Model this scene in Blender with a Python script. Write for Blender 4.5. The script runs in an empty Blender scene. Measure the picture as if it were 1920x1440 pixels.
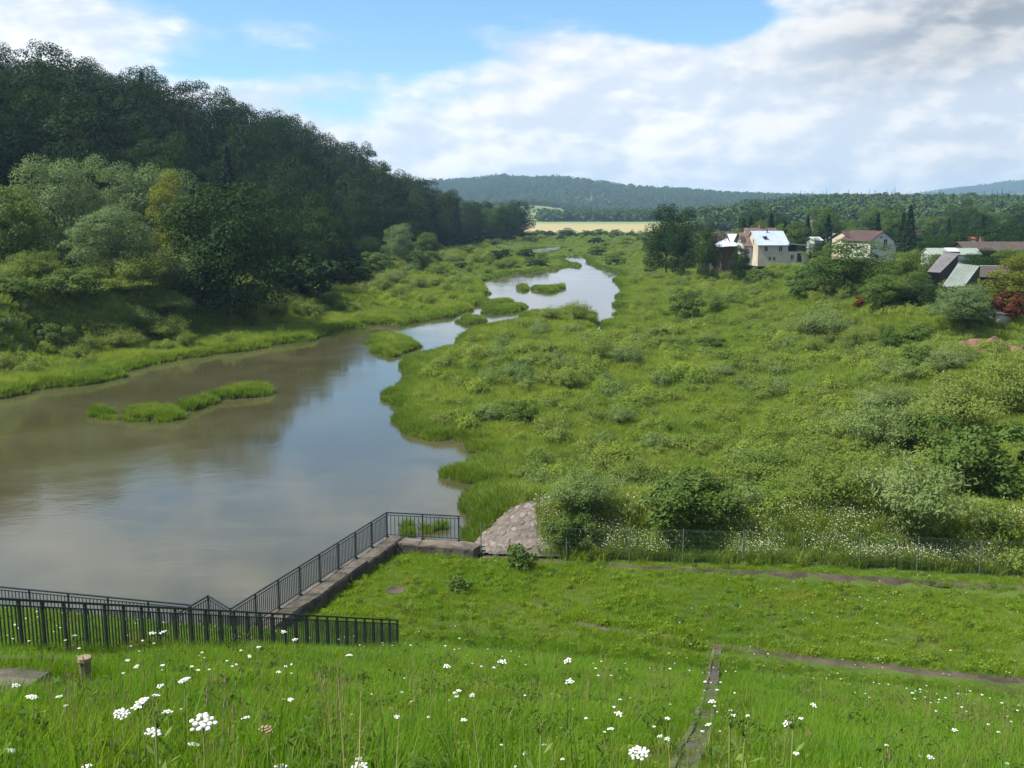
import bpy, math, random
import numpy as np
from mathutils import Vector, Matrix
R = math.radians
SC = bpy.context.scene
COL = SC.collection
rng = np.random.default_rng(7)
random.seed(7)

# ------------------------------------------------------------------ camera, world, sun, exposure
EYE = 15.0
PITCH = 9.79
FPX = 1884.0
cam_d = bpy.data.cameras.new('camera')
cam = bpy.data.objects.new('camera', cam_d)
COL.objects.link(cam)
cam.location = (0, 0, EYE)
cam.rotation_euler = (R(90 - PITCH), 0, 0)
cam_d.sensor_width = 36.0
cam_d.lens = 36.0 * FPX / 1920.0
cam_d.clip_start = 0.05
cam_d.clip_end = 20000
SC.camera = cam

SUN_AZ, SUN_EL = -100.0, 52.0
sd = Vector((math.sin(R(SUN_AZ)) * math.cos(R(SUN_EL)), math.cos(R(SUN_AZ)) * math.cos(R(SUN_EL)), math.sin(R(SUN_EL))))
sl = bpy.data.lights.new('sun', 'SUN')
sl.energy = 5.0
sl.angle = R(0.55)
sl.color = (1.0, 0.95, 0.86)
sun = bpy.data.objects.new('sun', sl)
COL.objects.link(sun)
sun.rotation_euler = sd.to_track_quat('Z', 'Y').to_euler()

SC.view_settings.view_transform = 'Standard'
SC.view_settings.look = 'None'
SC.view_settings.gamma = 1.0
SC.view_settings.use_curve_mapping = False
SC.view_settings.exposure = 0.85
SC.cycles.max_bounces = 6
SC.cycles.diffuse_bounces = 2
SC.cycles.glossy_bounces = 2
SC.cycles.transmission_bounces = 3
SC.cycles.transparent_max_bounces = 4
SC.cycles.volume_bounces = 0
SC.cycles.use_denoising = True


class NT:
    """small helper for node trees"""
    def __init__(s, nt):
        s.t = nt
        s.n = nt.nodes
        s.l = nt.links

    def new(s, typ, **kw):
        n = s.n.new(typ)
        for k, v in kw.items():
            setattr(n, k, v)
        return n

    def put(s, sock, v):
        if isinstance(v, bpy.types.NodeSocket):
            s.l.new(v, sock)
        elif v is not None:
            if hasattr(sock, 'default_value'):
                try:
                    sock.default_value = v
                except Exception:
                    sock.default_value = (*v, 1.0)

    def m(s, op, a, b=None, c=None, clamp=False):
        n = s.new('ShaderNodeMath', operation=op)
        n.use_clamp = clamp
        s.put(n.inputs[0], a)
        if b is not None:
            s.put(n.inputs[1], b)
        if c is not None:
            s.put(n.inputs[2], c)
        return n.outputs[0]

    def mix(s, f, a, b):
        n = s.new('ShaderNodeMix', data_type='RGBA')
        s.put(n.inputs[0], f)
        s.put(n.inputs[6], a if isinstance(a, bpy.types.NodeSocket) else (*a[:3], 1))
        s.put(n.inputs[7], b if isinstance(b, bpy.types.NodeSocket) else (*b[:3], 1))
        return n.outputs[2]

    def rng(s, v, a, b, c=0.0, d=1.0, smooth=True):
        n = s.new('ShaderNodeMapRange')
        n.interpolation_type = 'SMOOTHSTEP' if smooth else 'LINEAR'
        for i, x in enumerate((v, a, b, c, d)):
            s.put(n.inputs[i], x)
        return n.outputs[0]

    def noise(s, vec, scale, detail=4, rough=0.55, dist=0.0):
        n = s.new('ShaderNodeTexNoise')
        s.put(n.inputs['Vector'], vec)
        n.inputs['Scale'].default_value = scale
        n.inputs['Detail'].default_value = detail
        n.inputs['Roughness'].default_value = rough
        n.inputs['Distortion'].default_value = dist
        return n.outputs['Fac']

    def comb(s, x, y, z):
        n = s.new('ShaderNodeCombineXYZ')
        for i, v in enumerate((x, y, z)):
            s.put(n.inputs[i], v)
        return n.outputs[0]


def make_world():
    w = bpy.data.worlds.new('World')
    SC.world = w
    w.use_nodes = True
    t = NT(w.node_tree)
    t.n.clear()
    out = t.new('ShaderNodeOutputWorld')
    bg = t.new('ShaderNodeBackground')
    t.l.new(bg.outputs[0], out.inputs[0])
    sky = t.new('ShaderNodeTexSky', sky_type='NISHITA')
    sky.sun_disc = False
    sky.sun_elevation = R(SUN_EL)
    sky.sun_rotation = R(SUN_AZ)
    sky.altitude = 200
    sky.air_density = 1.0
    sky.dust_density = 0.4
    sky.ozone_density = 1.6
    tc = t.new('ShaderNodeTexCoord')
    sep = t.new('ShaderNodeSeparateXYZ')
    t.l.new(tc.outputs['Generated'], sep.inputs[0])
    x, y, z = sep.outputs
    az = t.m('MULTIPLY', t.m('ARCTAN2', x, y), 57.2958)
    el = t.m('MULTIPLY', t.m('ARCSINE', z), 57.2958)
    # high thin cloud: a deck overhead, seen in perspective
    zz = t.m('ADD', t.m('MAXIMUM', z, 0.0), 0.10)
    deck = t.comb(t.m('DIVIDE', x, zz), t.m('DIVIDE', y, zz), 0.0)
    nd = t.noise(deck, 1.1, 9, 0.58, 0.6)
    # heaped clouds keep their height: azimuth / elevation
    ha, he = t.m('MULTIPLY', az, 0.060), t.m('MULTIPLY', el, 0.125)
    def puff(u, v):
        q = t.comb(u, v, 3.7)
        vo = t.new('ShaderNodeTexVoronoi', feature='F1', voronoi_dimensions='2D')
        vo.normalize = True
        vo.inputs['Scale'].default_value = 2.6
        vo.inputs['Detail'].default_value = 3.0
        vo.inputs['Roughness'].default_value = 0.55
        wq = t.new('ShaderNodeVectorMath', operation='ADD')
        nz_ = t.new('ShaderNodeTexNoise')
        t.l.new(q, nz_.inputs['Vector'])
        nz_.inputs['Scale'].default_value = 4.0
        nz_.inputs['Detail'].default_value = 4.0
        sc_ = t.new('ShaderNodeVectorMath', operation='SCALE')
        t.l.new(nz_.outputs['Color'], sc_.inputs[0])
        sc_.inputs['Scale'].default_value = 0.16
        t.l.new(q, wq.inputs[0])
        t.l.new(sc_.outputs[0], wq.inputs[1])
        t.l.new(wq.outputs[0], vo.inputs['Vector'])
        b_ = t.rng(vo.outputs['Distance'], 0.05, 0.60, 0.72, 0.28, False)
        return t.m('ADD', t.m('MULTIPLY', t.noise(q, 1.7, 10, 0.55, 0.1), 0.62), t.m('MULTIPLY', b_, 0.38))

    nh = puff(ha, he)
    nh2 = puff(t.m('ADD', ha, -0.05), t.m('ADD', he, 0.07))
    nb = t.noise(t.comb(ha, he, 9.1), 0.9, 4, 0.5, 0.3)

    def blob(a0, e0, sa, se, wgt):
        u = t.m('DIVIDE', t.m('SUBTRACT', az, a0), sa)
        v = t.m('DIVIDE', t.m('SUBTRACT', el, e0), se)
        q = t.m('ADD', t.m('MULTIPLY', u, u), t.m('MULTIPLY', v, v))
        return t.m('MULTIPLY', t.m('EXPONENT', t.m('MULTIPLY', q, -1.0)), wgt)

    # weather: more cloud towards the horizon, clear gaps overhead
    cov = t.rng(el, 2.0, 12.5, 0.12, 0.0)
    for b in BLOBS:
        cov = t.m('ADD', cov, blob(*b))
    wn = t.rng(el, 4.0, 12.0, 0.15, 0.50)
    n = t.m('ADD', t.m('MULTIPLY', nh, t.m('SUBTRACT', 1.0, wn)), t.m('MULTIPLY', nd, wn))
    d = t.m('ADD', n, cov)
    alpha = t.rng(t.m('ADD', d, t.m('MULTIPLY', t.m('SUBTRACT', nb, 0.5), 0.30)), 0.43, 0.60, 0.0, 0.97)
    lit = t.rng(t.m('SUBTRACT', nh, nh2), -0.06, 0.08, 0.0, 1.0)
    body = t.rng(nb, 0.34, 0.66, 0.0, 1.0)
    bright = t.m('ADD', CLOUD, t.m('ADD', t.m('MULTIPLY', lit, t.m('ADD', 0.10, t.m('MULTIPLY', body, 0.06))), 0.03))
    grey = None
    for b in GREYS:
        g = blob(*b)
        grey = g if grey is None else t.m('ADD', grey, g)
    grey = t.m('MULTIPLY', grey, t.rng(t.m('ADD', nh, t.m('MULTIPLY', lit, -0.22)), 0.18, 0.52, 0.45, 1.0))
    bright = t.m('SUBTRACT', bright, grey)
    warm = t.mix(lit, (0.88, 0.98, 1.12), (1.02, 1.01, 1.0))
    cm = t.new('ShaderNodeMix', data_type='RGBA', blend_type='MULTIPLY')
    cm.inputs[0].default_value = 1.0
    t.l.new(warm, cm.inputs[6])
    t.l.new(t.comb(bright, bright, bright), cm.inputs[7])
    sm = t.new('ShaderNodeMix', data_type='RGBA', blend_type='MULTIPLY')
    sm.inputs[0].default_value = 1.0
    t.l.new(sky.outputs[0], sm.inputs[6])
    sm.inputs[7].default_value = (SKY_S * 0.72, SKY_S * 0.93, SKY_S * 1.04, 1)
    t.l.new(t.mix(alpha, sm.outputs[2], cm.outputs[2]), bg.inputs[0])
    bg.inputs[1].default_value = 1.0


SKY_S = 0.098
CLOUD = 0.455
# (azimuth, elevation, width, height, weight) in degrees
BLOBS = [
    (-11, 11.7, 12, 2.2, -0.40), (3, 12.6, 8, 1.6, -0.30), (10.5, 10.0, 4.0, 1.3, -0.34), (-15.5, 7.4, 4.0, 1.2, -0.22), (-5, 8.2, 6, 1.0, -0.16), (-26, 12.8, 6, 1.0, -0.25),
    (-8, 5.6, 5, 1.2, -0.10), (-22, 9.6, 9, 1.9, 0.16), (3, 8.3, 8, 2.6, 0.16), (16.0, 12.0, 4.5, 2.0, 0.14), (24, 8.5, 9, 6, 0.25),
    (2, 3.5, 12, 3, 0.08),
]
GREYS = [(25, 10.0, 6.5, 3.0, 0.24), (19, 7.8, 5.5, 2.2, 0.10), (25, 3.0, 8, 1.8, 0.06)]
make_world()


# ------------------------------------------------------------------ helpers
def ray(px, py):
    u = (px - 960) / FPX
    v = (720 - py) / FPX
    th = R(PITCH)
    return u, math.cos(th) + v * math.sin(th), -math.sin(th) + v * math.cos(th)


def flat(px, py, z):
    """the point of the level plane z that the line of sight meets"""
    a, b, c = ray(px, py)
    t = (z - EYE) / c
    return (a * t, b * t)


def sst(a, b, x):
    t = np.clip((np.asarray(x, float) - a) / (b - a), 0, 1)
    return t * t * (3 - 2 * t)


def _hash(i, j, s):
    n = (i.astype(np.int64) * 374761393 + j.astype(np.int64) * 668265263 + s * 974634777) & 0x7fffffff
    n = ((n ^ (n >> 13)) * 1274126177) & 0x7fffffff
    return ((n ^ (n >> 16)) & 0xffff) / 65535.0


def vnoise(x, y, s=0):
    x = np.asarray(x, float)
    y = np.asarray(y, float)
    i = np.floor(x)
    j = np.floor(y)
    fx = x - i
    fy = y - j
    fx = fx * fx * (3 - 2 * fx)
    fy = fy * fy * (3 - 2 * fy)
    a = _hash(i, j, s)
    b = _hash(i + 1, j, s)
    c = _hash(i, j + 1, s)
    d = _hash(i + 1, j + 1, s)
    return (a * (1 - fx) + b * fx) * (1 - fy) + (c * (1 - fx) + d * fx) * fy


def fbm(x, y, s=0, o=3):
    r = 0
    a = 0.5
    for k in range(o):
        r = r + a * vnoise(x * 2 ** k, y * 2 ** k, s + k)
        a *= 0.5
    return r / (1 - 0.5 ** o)


def tag(o, label=None, cat=None, group=None, kind=None):
    if label:
        o['label'] = label
    if cat:
        o['category'] = cat
    if group:
        o['group'] = group
    if kind:
        o['kind'] = kind
    return o


def link(name, data, mat=None, parent=None, loc=None):
    o = bpy.data.objects.new(name, data)
    COL.objects.link(o)
    if mat is not None and data is not None:
        for mm in (mat if isinstance(mat, (list, tuple)) else [mat]):
            data.materials.append(mm)
    if parent is not None:
        o.parent = parent
    if loc is not None:
        o.location = loc
    return o


def empty(name, loc, rz=0, label=None, cat=None, group=None):
    o = bpy.data.objects.new(name, None)
    COL.objects.link(o)
    o.location = loc
    o.rotation_euler = (0, 0, rz)
    o.empty_display_size = 0.2
    return tag(o, label, cat, group)


def np_mesh(name, V, F, mat_idx=None, smooth=False):
    """V (n,3); F list of arrays (k,m) of equal-sided faces"""
    me = bpy.data.meshes.new(name)
    V = np.ascontiguousarray(V, np.float32)
    if not isinstance(F, list):
        F = [F]
    F = [np.asarray(f, np.int32) for f in F if len(f)]
    me.vertices.add(len(V))
    me.vertices.foreach_set('co', V.ravel())
    nl = sum(f.size for f in F)
    npol = sum(len(f) for f in F)
    me.loops.add(nl)
    me.loops.foreach_set('vertex_index', np.concatenate([f.ravel() for f in F]))
    me.polygons.add(npol)
    tot = np.concatenate([np.full(len(f), f.shape[1], np.int32) for f in F])
    st = np.concatenate([[0], np.cumsum(tot)[:-1]]).astype(np.int32)
    me.polygons.foreach_set('loop_start', st)
    if mat_idx is not None:
        me.polygons.foreach_set('material_index', np.asarray(mat_idx, np.int32))
    if smooth:
        me.polygons.foreach_set('use_smooth', np.ones(npol, bool))
    me.update(calc_edges=True)
    me.validate()
    return me


class MB:
    """collects solids into one mesh"""
    def __init__(s):
        s.v = []
        s.f = []
        s.mi = []

    def add(s, vs, fs, mi=0):
        b = len(s.v)
        s.v += [tuple(v) for v in vs]
        s.f += [[i + b for i in f] for f in fs]
        s.mi += [mi] * len(fs)
        return s

    def box(s, lo, hi, mi=0, M=None):
        x0, y0, z0 = lo
        x1, y1, z1 = hi
        vs = [(x0, y0, z0), (x1, y0, z0), (x1, y1, z0), (x0, y1, z0), (x0, y0, z1), (x1, y0, z1), (x1, y1, z1), (x0, y1, z1)]
        if M is not None:
            vs = [tuple(M @ Vector(v)) for v in vs]
        return s.add(vs, [(3, 2, 1, 0), (4, 5, 6, 7), (0, 1, 5, 4), (1, 2, 6, 5), (2, 3, 7, 6), (3, 0, 4, 7)], mi)

    def bar(s, a, b, w, h, mi=0):
        """a square bar from a to b, h measured upwards"""
        a = Vector(a)
        b = Vector(b)
        d = (b - a).normalized()
        up = Vector((0, 0, 1)) if abs(d.z) < 0.98 else Vector((0, 1, 0))
        sx = d.cross(up).normalized()
        uz = sx.cross(d).normalized()
        vs = []
        for p in (a, b):
            for i, j in ((-1, -1), (1, -1), (1, 1), (-1, 1)):
                vs.append(p + sx * (w / 2 * i) + uz * (h / 2 * j))
        return s.add(vs, [(3, 2, 1, 0), (4, 5, 6, 7), (0, 1, 5, 4), (1, 2, 6, 5), (2, 3, 7, 6), (3, 0, 4, 7)], mi)

    def tube(s, pts, rad, n=6, mi=0):
        b = len(s.v)
        P = [Vector(p) for p in pts]
        rad = rad if hasattr(rad, '__len__') else [rad] * len(P)
        for k, p in enumerate(P):
            d = (P[min(k + 1, len(P) - 1)] - P[max(k - 1, 0)]).normalized()
            a = d.orthogonal().normalized() if abs(d.z) < 0.9 else Vector((1, 0, 0))
            a = (a - d * a.dot(d)).normalized()
            c = d.cross(a)
            for i in range(n):
                q = 2 * math.pi * i / n
                s.v.append(tuple(p + (a * math.cos(q) + c * math.sin(q)) * rad[k]))
        for k in range(len(P) - 1):
            for i in range(n):
                j = (i + 1) % n
                s.f.append([b + k * n + i, b + k * n + j, b + (k + 1) * n + j, b + (k + 1) * n + i])
                s.mi.append(mi)
        e = b + (len(P) - 1) * n
        s.f.append([e + i for i in range(n)])
        s.f.append([b + n - 1 - i for i in range(n)])
        s.mi += [mi, mi]
        return s

    def mesh(s, name, smooth=False):
        me = bpy.data.meshes.new(name)
        me.from_pydata(s.v, [], s.f)
        me.polygons.foreach_set('material_index', np.array(s.mi, np.int32))
        if smooth:
            me.polygons.foreach_set('use_smooth', np.ones(len(s.f), bool))
        me.update()
        return me


# ------------------------------------------------------------------ materials
def mat_new(name):
    m = bpy.data.materials.new(name)
    m.use_nodes = True
    t = NT(m.node_tree)
    t.n.clear()
    out = t.new('ShaderNodeOutputMaterial')
    return m, t, out


def surf(name, col, col2=None, rough=0.8, scale=3.0, metal=0.0, bump=0.0, bscale=None, spec=0.3, obj_rand=0.0, detail=5):
    m, t, out = mat_new(name)
    p = t.new('ShaderNodeBsdfPrincipled')
    t.l.new(p.outputs[0], out.inputs[0])
    g = t.new('ShaderNodeTexCoord').outputs['Object']
    c2 = col2 or tuple(c * 0.7 for c in col)
    nz = t.noise(g, scale, detail, 0.6)
    c = t.mix(t.rng(nz, 0.35, 0.65), c2, col)
    if obj_rand:
        oi = t.new('ShaderNodeObjectInfo')
        hv = t.new('ShaderNodeHueSaturation')
        t.l.new(c, hv.inputs['Color'])
        t.put(hv.inputs['Value'], t.m('ADD', 1 - obj_rand, t.m('MULTIPLY', oi.outputs['Random'], 2 * obj_rand)))
        c = hv.outputs[0]
    t.put(p.inputs['Base Color'], c)
    p.inputs['Roughness'].default_value = rough
    p.inputs['Metallic'].default_value = metal
    p.inputs['Specular IOR Level'].default_value = spec
    if bump:
        b = t.new('ShaderNodeBump')
        b.inputs['Strength'].default_value = bump
        b.inputs['Distance'].default_value = 0.05
        t.put(b.inputs['Height'], t.noise(g, bscale or scale * 4, 6, 0.6))
        t.l.new(b.outputs[0], p.inputs['Normal'])
    return m


def leaf(name, ca, cb, trans=0.35, patch=0.03, tint=None, rand=1.0, spec=0.10):
    """leaf or blade: colour varies from plant to plant and in broad patches over the land"""
    m, t, out = mat_new(name)
    oi = t.new('ShaderNodeObjectInfo')
    ge = t.new('ShaderNodeNewGeometry')
    pn = t.noise(ge.outputs['Position'], patch, 3, 0.6)
    f = t.m('ADD', t.m('MULTIPLY', oi.outputs['Random'], 0.55 * rand), t.m('MULTIPLY', t.rng(pn, 0.3, 0.7), 0.65), clamp=True)
    c = t.mix(f, ca, cb)
    if tint:
        tn = t.noise(ge.outputs['Position'], patch * 2.3, 3, 0.6)
        c = t.mix(t.rng(tn, 0.52, 0.74, 0.0, 0.75), c, tint)
    d = t.new('ShaderNodeBsdfPrincipled')
    d.inputs['Roughness'].default_value = 0.6
    d.inputs['Specular IOR Level'].default_value = spec
    t.put(d.inputs['Base Color'], c)
    tr = t.new('ShaderNodeBsdfTranslucent')
    hs = t.new('ShaderNodeHueSaturation')
    hs.inputs['Hue'].default_value = 0.485
    hs.inputs['Saturation'].default_value = 1.15
    hs.inputs['Value'].default_value = 1.35
    t.l.new(c, hs.inputs['Color'])
    t.l.new(hs.outputs[0], tr.inputs[0])
    mx = t.new('ShaderNodeMixShader')
    mx.inputs[0].default_value = trans
    t.l.new(d.outputs[0], mx.inputs[1])
    t.l.new(tr.outputs[0], mx.inputs[2])
    t.l.new(mx.outputs[0], out.inputs[0])
    return m


# ------------------------------------------------------------------ water outline and land form
RAIL_Z = 1.85            # top of the basin railing
WALL_Z = 0.80            # top of the basin wall
B0 = flat(0, 1103, RAIL_Z)
B1 = flat(355, 1137, RAIL_Z)
B3 = flat(390, 1120, RAIL_Z)
B4 = flat(432, 1145, RAIL_Z)
B5 = flat(725, 963, RAIL_Z)
B6 = flat(860, 970, RAIL_Z)
dB = ((B1[0] - B0[0]), (B1[1] - B0[1]))
BL = (B0[0] - dB[0] * 2.6, B0[1] - dB[1] * 2.6)
d45 = ((B5[0] - B4[0]) / 11.6, (B5[1] - B4[1]) / 11.6)
B2 = (B3[0] - d45[0] * 1.9, B3[1] - d45[1] * 1.9)
B7 = flat(902, 1020, WALL_Z)

shore_px = [(0, 747), (100, 727), (180, 716), (230, 708), (236, 698), (300, 680), (390, 666), (485, 653), (500, 648), (580, 638),
            (590, 632), (650, 614), (720, 606), (745, 612), (762, 607), (800, 603), (850, 594), (882, 582), (876, 574), (908, 569),
            (905, 558), (914, 550), (903, 536), (912, 523), (935, 520), (962, 512), (985, 514), (1012, 506), (1040, 508), (1062, 500),
            (1070, 493), (1052, 487), (1062, 483), (1102, 485), (1104, 494), (1125, 503), (1150, 508), (1164, 517), (1152, 526),
            (1168, 543), (1176, 549), (1158, 553), (1166, 564), (1156, 574), (1166, 580), (1161, 601), (1138, 606), (1116, 607), (1112, 592),
            (1085, 586), (1040, 588), (985, 588), (979, 603), (930, 613), (884, 622), (862, 641), (850, 656), (770, 677), (756, 686), (752, 712),
            (758, 733), (727, 742), (725, 756), (752, 772), (741, 796), (765, 818), (812, 826), (868, 833), (884, 849), (906, 851),
            (903, 870), (898, 884), (870, 878), (826, 893), (862, 907), (902, 917), (868, 932), (866, 955), (884, 966), (893, 985), (872, 1004)]
W_POLY = [(-150, 96), (-78, 84)] + [flat(px, py, 0.0) for px, py in shore_px]
W_POLY += [(B6[0] + 0.5, B6[1]), (B6[0], B6[1] - 0.3), (B5[0] + 0.2, B5[1] - 0.3), (B4[0] + 0.2, B4[1]), (B2[0], B2[1] - 0.2), B1, BL, (-150, BL[1] + 12)]
POOLS = [[(1106, 612), (1128, 608), (1134, 616), (1118, 628), (1106, 626)],
         [(970, 475), (992, 466), (1052, 462), (1056, 467), (1026, 475), (1000, 479)],
         [(1245, 594), (1290, 590), (1345, 592), (1340, 602), (1290, 608), (1250, 604)],
         [(1040, 485), (1062, 481.5), (1090, 481.5), (1106, 487), (1062, 488), (1048, 488)]]
ISLES = [[(690, 645), (704, 661), (732, 669), (757, 660), (781, 652), (781, 640), (745, 630), (704, 634)],
         [(328, 768), (352, 768), (402, 753), (455, 745), (503, 741), (503, 732), (450, 731), (376, 746)],
         [(235, 785), (250, 790), (300, 789), (328, 784), (326, 774), (288, 770), (242, 774)],
         [(163, 777), (186, 786), (214, 786), (208, 776), (176, 768)],
         [(858, 603), (872, 609), (906, 607), (904, 598), (868, 597)],
         [(908, 588), (930, 591), (952, 586), (986, 580), (984, 573), (950, 576), (914, 579)],
         [(905, 577), (958, 570), (957, 565), (912, 570)],
         [(972, 545), (991, 546), (991, 538), (976, 537)],
         [(997, 546), (1030, 549), (1062, 541), (1056, 535), (1030, 541), (998, 539)],
         [(1068, 499), (1086, 503), (1084, 495), (1070, 494)],
         [(880, 574), (897, 572), (896, 568), (884, 569)],
         [(758, 990), (766, 992), (765, 985), (759, 984)], [(786, 991), (800, 1000), (799, 990)], [(812, 990), (832, 996), (830, 986)], [(757, 1003), (770, 1006), (768, 1000)]]
POLYS = [(np.array(W_POLY), 1)] + [(np.array([flat(a, b, 0.0) for a, b in p]), 1) for p in POOLS] + [(np.array([flat(a, b, 0.0) for a, b in p]), -1) for p in ISLES]


def _pd(X, Y, P):
    """signed distance to polygon, positive inside"""
    A = P
    B = np.roll(P, -1, 0)
    ex, ey = (B - A).T
    LL = ex * ex + ey * ey + 1e-9
    sx = np.where(B[:, 1] == A[:, 1], 0, ex / np.where(B[:, 1] == A[:, 1], 1, ey))
    out = np.empty(X.shape)
    for k in range(0, len(X), 4000):
        px = X[k:k + 4000, None] - A[None, :, 0]
        py = Y[k:k + 4000, None] - A[None, :, 1]
        t = np.clip((px * ex + py * ey) / LL, 0, 1)
        d = np.sqrt(((px - t * ex) ** 2 + (py - t * ey) ** 2).min(1))
        c = ((py < 0) != (Y[k:k + 4000, None] < B[None, :, 1])) & (px < sx * py)
        out[k:k + 4000] = np.where(c.sum(1) % 2 == 1, d, -d)
    return out


def wdist(x, y):
    """distance from the water's edge: negative in the water, positive on land"""
    X = np.atleast_1d(np.asarray(x, float))
    Y = np.atleast_1d(np.asarray(y, float))
    r = np.full(X.shape, 200.0)
    near = (Y > 20) & (Y < 480) & (X > -230) & (X < 140)
    if near.any():
        xs, ys = X[near], Y[near]
        w = None
        for P, sg in POLYS:
            d = _pd(xs, ys, P)
            if w is None:
                w = d
            elif sg > 0:
                w = np.maximum(w, d)
            else:
                w = np.minimum(w, -d)
        rag = sst(46, 60, ys) * (2.2 * (fbm(xs / 4.2, ys / 4.2, 61) - .5) + .9 * (vnoise(xs / 1.3, ys / 1.3, 63) - .5))
        r[near] = -w + rag * (1 - sst(3, 8, np.abs(w)))
    return r


DAM_A = R(12.0)


def dam_u(x, y):
    return np.asarray(x) * math.sin(DAM_A) + np.asarray(y) * math.cos(DAM_A)


def dam(x, y):
    u = dam_u(x, y)
    z = 13.35 - 0.4245 * np.maximum(u, 0.0)
    return np.where(u < -7, 13.35 + (u + 7) * 0.4, z)


FENCE_PX = [(902, 1041), (1062, 1050), (1180, 1054), (1280, 1059), (1392, 1064), (1505, 1070), (1610, 1075), (1718, 1081), (1835, 1087), (1960, 1093)]
FENCE = [flat(a, b, 0.40) for a, b in FENCE_PX]
_fx = [p[0] for p in FENCE] + [40.0, 90.0]
_fy = [p[1] for p in FENCE] + [FENCE[-1][1] - 4.0, FENCE[-1][1] - 14.0]


def fence_y(x):
    return np.interp(x, _fx, _fy)


def H(x, y, wd=None):
    x = np.asarray(x, float)
    y = np.asarray(y, float)
    sh = np.broadcast(x, y).shape
    x, y = (np.broadcast_to(a, sh).ravel() for a in (x, y))
    d = wdist(x, y) if wd is None else wd.ravel()
    land = 0.32 + 0.45 * fbm(x / 9, y / 9, 3) * sst(2, 14, d)
    # right terrace with the village
    xt = np.interp(y, [0, 80, 104, 111, 143, 200, 273, 400, 700], [64, 60, 53, 39, 39, 46, 51, 70, 90])
    right = x > np.interp(y, [30, 80, 130, 200, 290, 390], [-25, -15, -4, 9, 14, 8])
    land = land + np.where(right, sst(0, 9, x - xt), 0) * (2.3 + 1.0 * sst(0, 60, x - xt)) * (1 - sst(420, 600, y))
    land = land + np.where(right, 1.3 * sst(16, 40, x) * (1 - sst(78, 100, y)) * sst(44, 54, y), 0)
    # bank behind the wire fence
    fy = fence_y(x)
    b = sst(0.5, 3.2, y - fy) * (1 - sst(5.0, 9.0, y - fy)) * sst(-1.8, 1.2, x + 0.25 * (y - 42)) * (1 - sst(30, 50, x))
    land = np.maximum(land, 0.34 + 1.35 * b)
    # left terrace
    left = ~right
    zt = 5.6 * (1 - sst(112, 165, y)) + 0.8
    land = land + np.where(left, sst(10, 17, d + 3 * (vnoise(x / 7, y / 7, 9) - 0.5)) * zt * (1 - sst(440, 520, y)), 0)
    # wooded hill on the left
    xb = np.interp(y, [60, 110, 140, 160, 200, 258, 384, 465, 510, 560], [-130, -98, -66, -50, -43, -40, -25, -4, 2, 2])
    xr = np.interp(y, [100, 230, 255, 280, 320, 340, 360, 400, 440, 490, 530, 570], [-190, -122, -108, -91, -75, -61, -53, -46, -34, -20, -8, -8])
    hr = np.interp(y, [60, 150, 230, 255, 280, 320, 340, 360, 400, 440, 490, 530], [30, 38, 38, 34, 33, 26, 23, 20, 11, 4.5, 1.5, 0.8])
    t = np.clip((xb - x) / np.maximum(xb - xr, 1), 0, 1.6)
    t = np.where(t < 1, t * (1.55 - 0.55 * t), 1 + 0.22 * (t - 1))
    land = land + np.where(left & (y > 20), hr * t * sst(20, 100, y) * (1 - sst(540, 620, y)), 0)
    # the plain and hills far off
    far = sst(480, 900, y)
    land = land * (1 - far) + far * (1.6 + 1.4 * sst(600, 1100, y))
    land = land + 9.0 * sst(600, 860, y) * sst(120, 260, x - (y - 600) * 0.10)
    land = land + 20.0 * np.exp(-((x - 5 - (y - 1500) * 0.1) / 110.0) ** 2) * sst(1180, 1520, y) * (1 - sst(1650, 2000, y))
    fr = np.interp(x, [-1600, -700, -250, -120, -31, 60, 125, 230, 375, 560, 765, 1500, 3000], [40, 60, 80, 86, 97, 90, 95, 82, 62, 40, 32, 26, 30])
    land = land + fr * sst(1800, 3000, y) + 4 * (fbm(x / 150, y / 150, 5) - 0.5) * sst(1800, 2600, y)
    land = land + sst(4200, 5600, y) * np.interp(x, [-3000, 1800, 2250, 2700, 3500, 5000], [0, 0, 50, 118, 110, 80])
    # lawn at the foot of the dam
    u = dam_u(x, y)
    lawn = (u < 40) & (y < fy + 0.2)
    lz = 0.33 + 0.07 * fbm(x / 1.3, y / 1.3, 11)
    land = np.where(lawn, lz, land)
    # water bed
    bed = -0.25 - 0.9 * sst(0, 5, -d)
    edge = sst(-0.35, 0.75, d)
    z = np.where(d < 0.75, bed * (1 - edge) + land * edge, land)
    dz = dam(x, y)
    dz = np.where(u < 2, dz, dz + 0.10 * (fbm(x / 2.1, y / 2.1, 21) - 0.5))
    soft = np.maximum(z, dz)
    soft = np.where(u > 31.2, z, soft)
    return soft.reshape(sh)


def hz(x, y):
    return float(H(np.array([x]), np.array([y]))[0])


_T = np.concatenate([np.linspace(3, 60, 260), np.linspace(60.5, 320, 400), np.geomspace(322, 5000, 240)])


def hit(px, py):
    """the ground point seen at that place of the photograph"""
    a, b, c = ray(px, py)
    s = _T / b
    X, Y, Z = a * s, b * s, EYE + c * s
    g = H(X, Y)
    k = np.argmax(Z < g)
    if not (Z < g).any():
        k = len(_T) - 1
    if k > 0:
        f0, f1 = Z[k - 1] - g[k - 1], Z[k] - g[k]
        w = f0 / (f0 - f1 + 1e-9)
        s_ = s[k - 1] * (1 - w) + s[k] * w
    else:
        s_ = s[0]
    return a * s_, b * s_, max(EYE + c * s_, hz(a * s_, b * s_))


def at(px, depth):
    """ground point at that depth under the picture column px"""
    a, b, c = ray(px, 480)
    x = a / b * depth
    return x, depth, hz(x, depth)


def top_z(py, depth):
    a, b, c = ray(960, py)
    return EYE + c / b * depth
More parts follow.
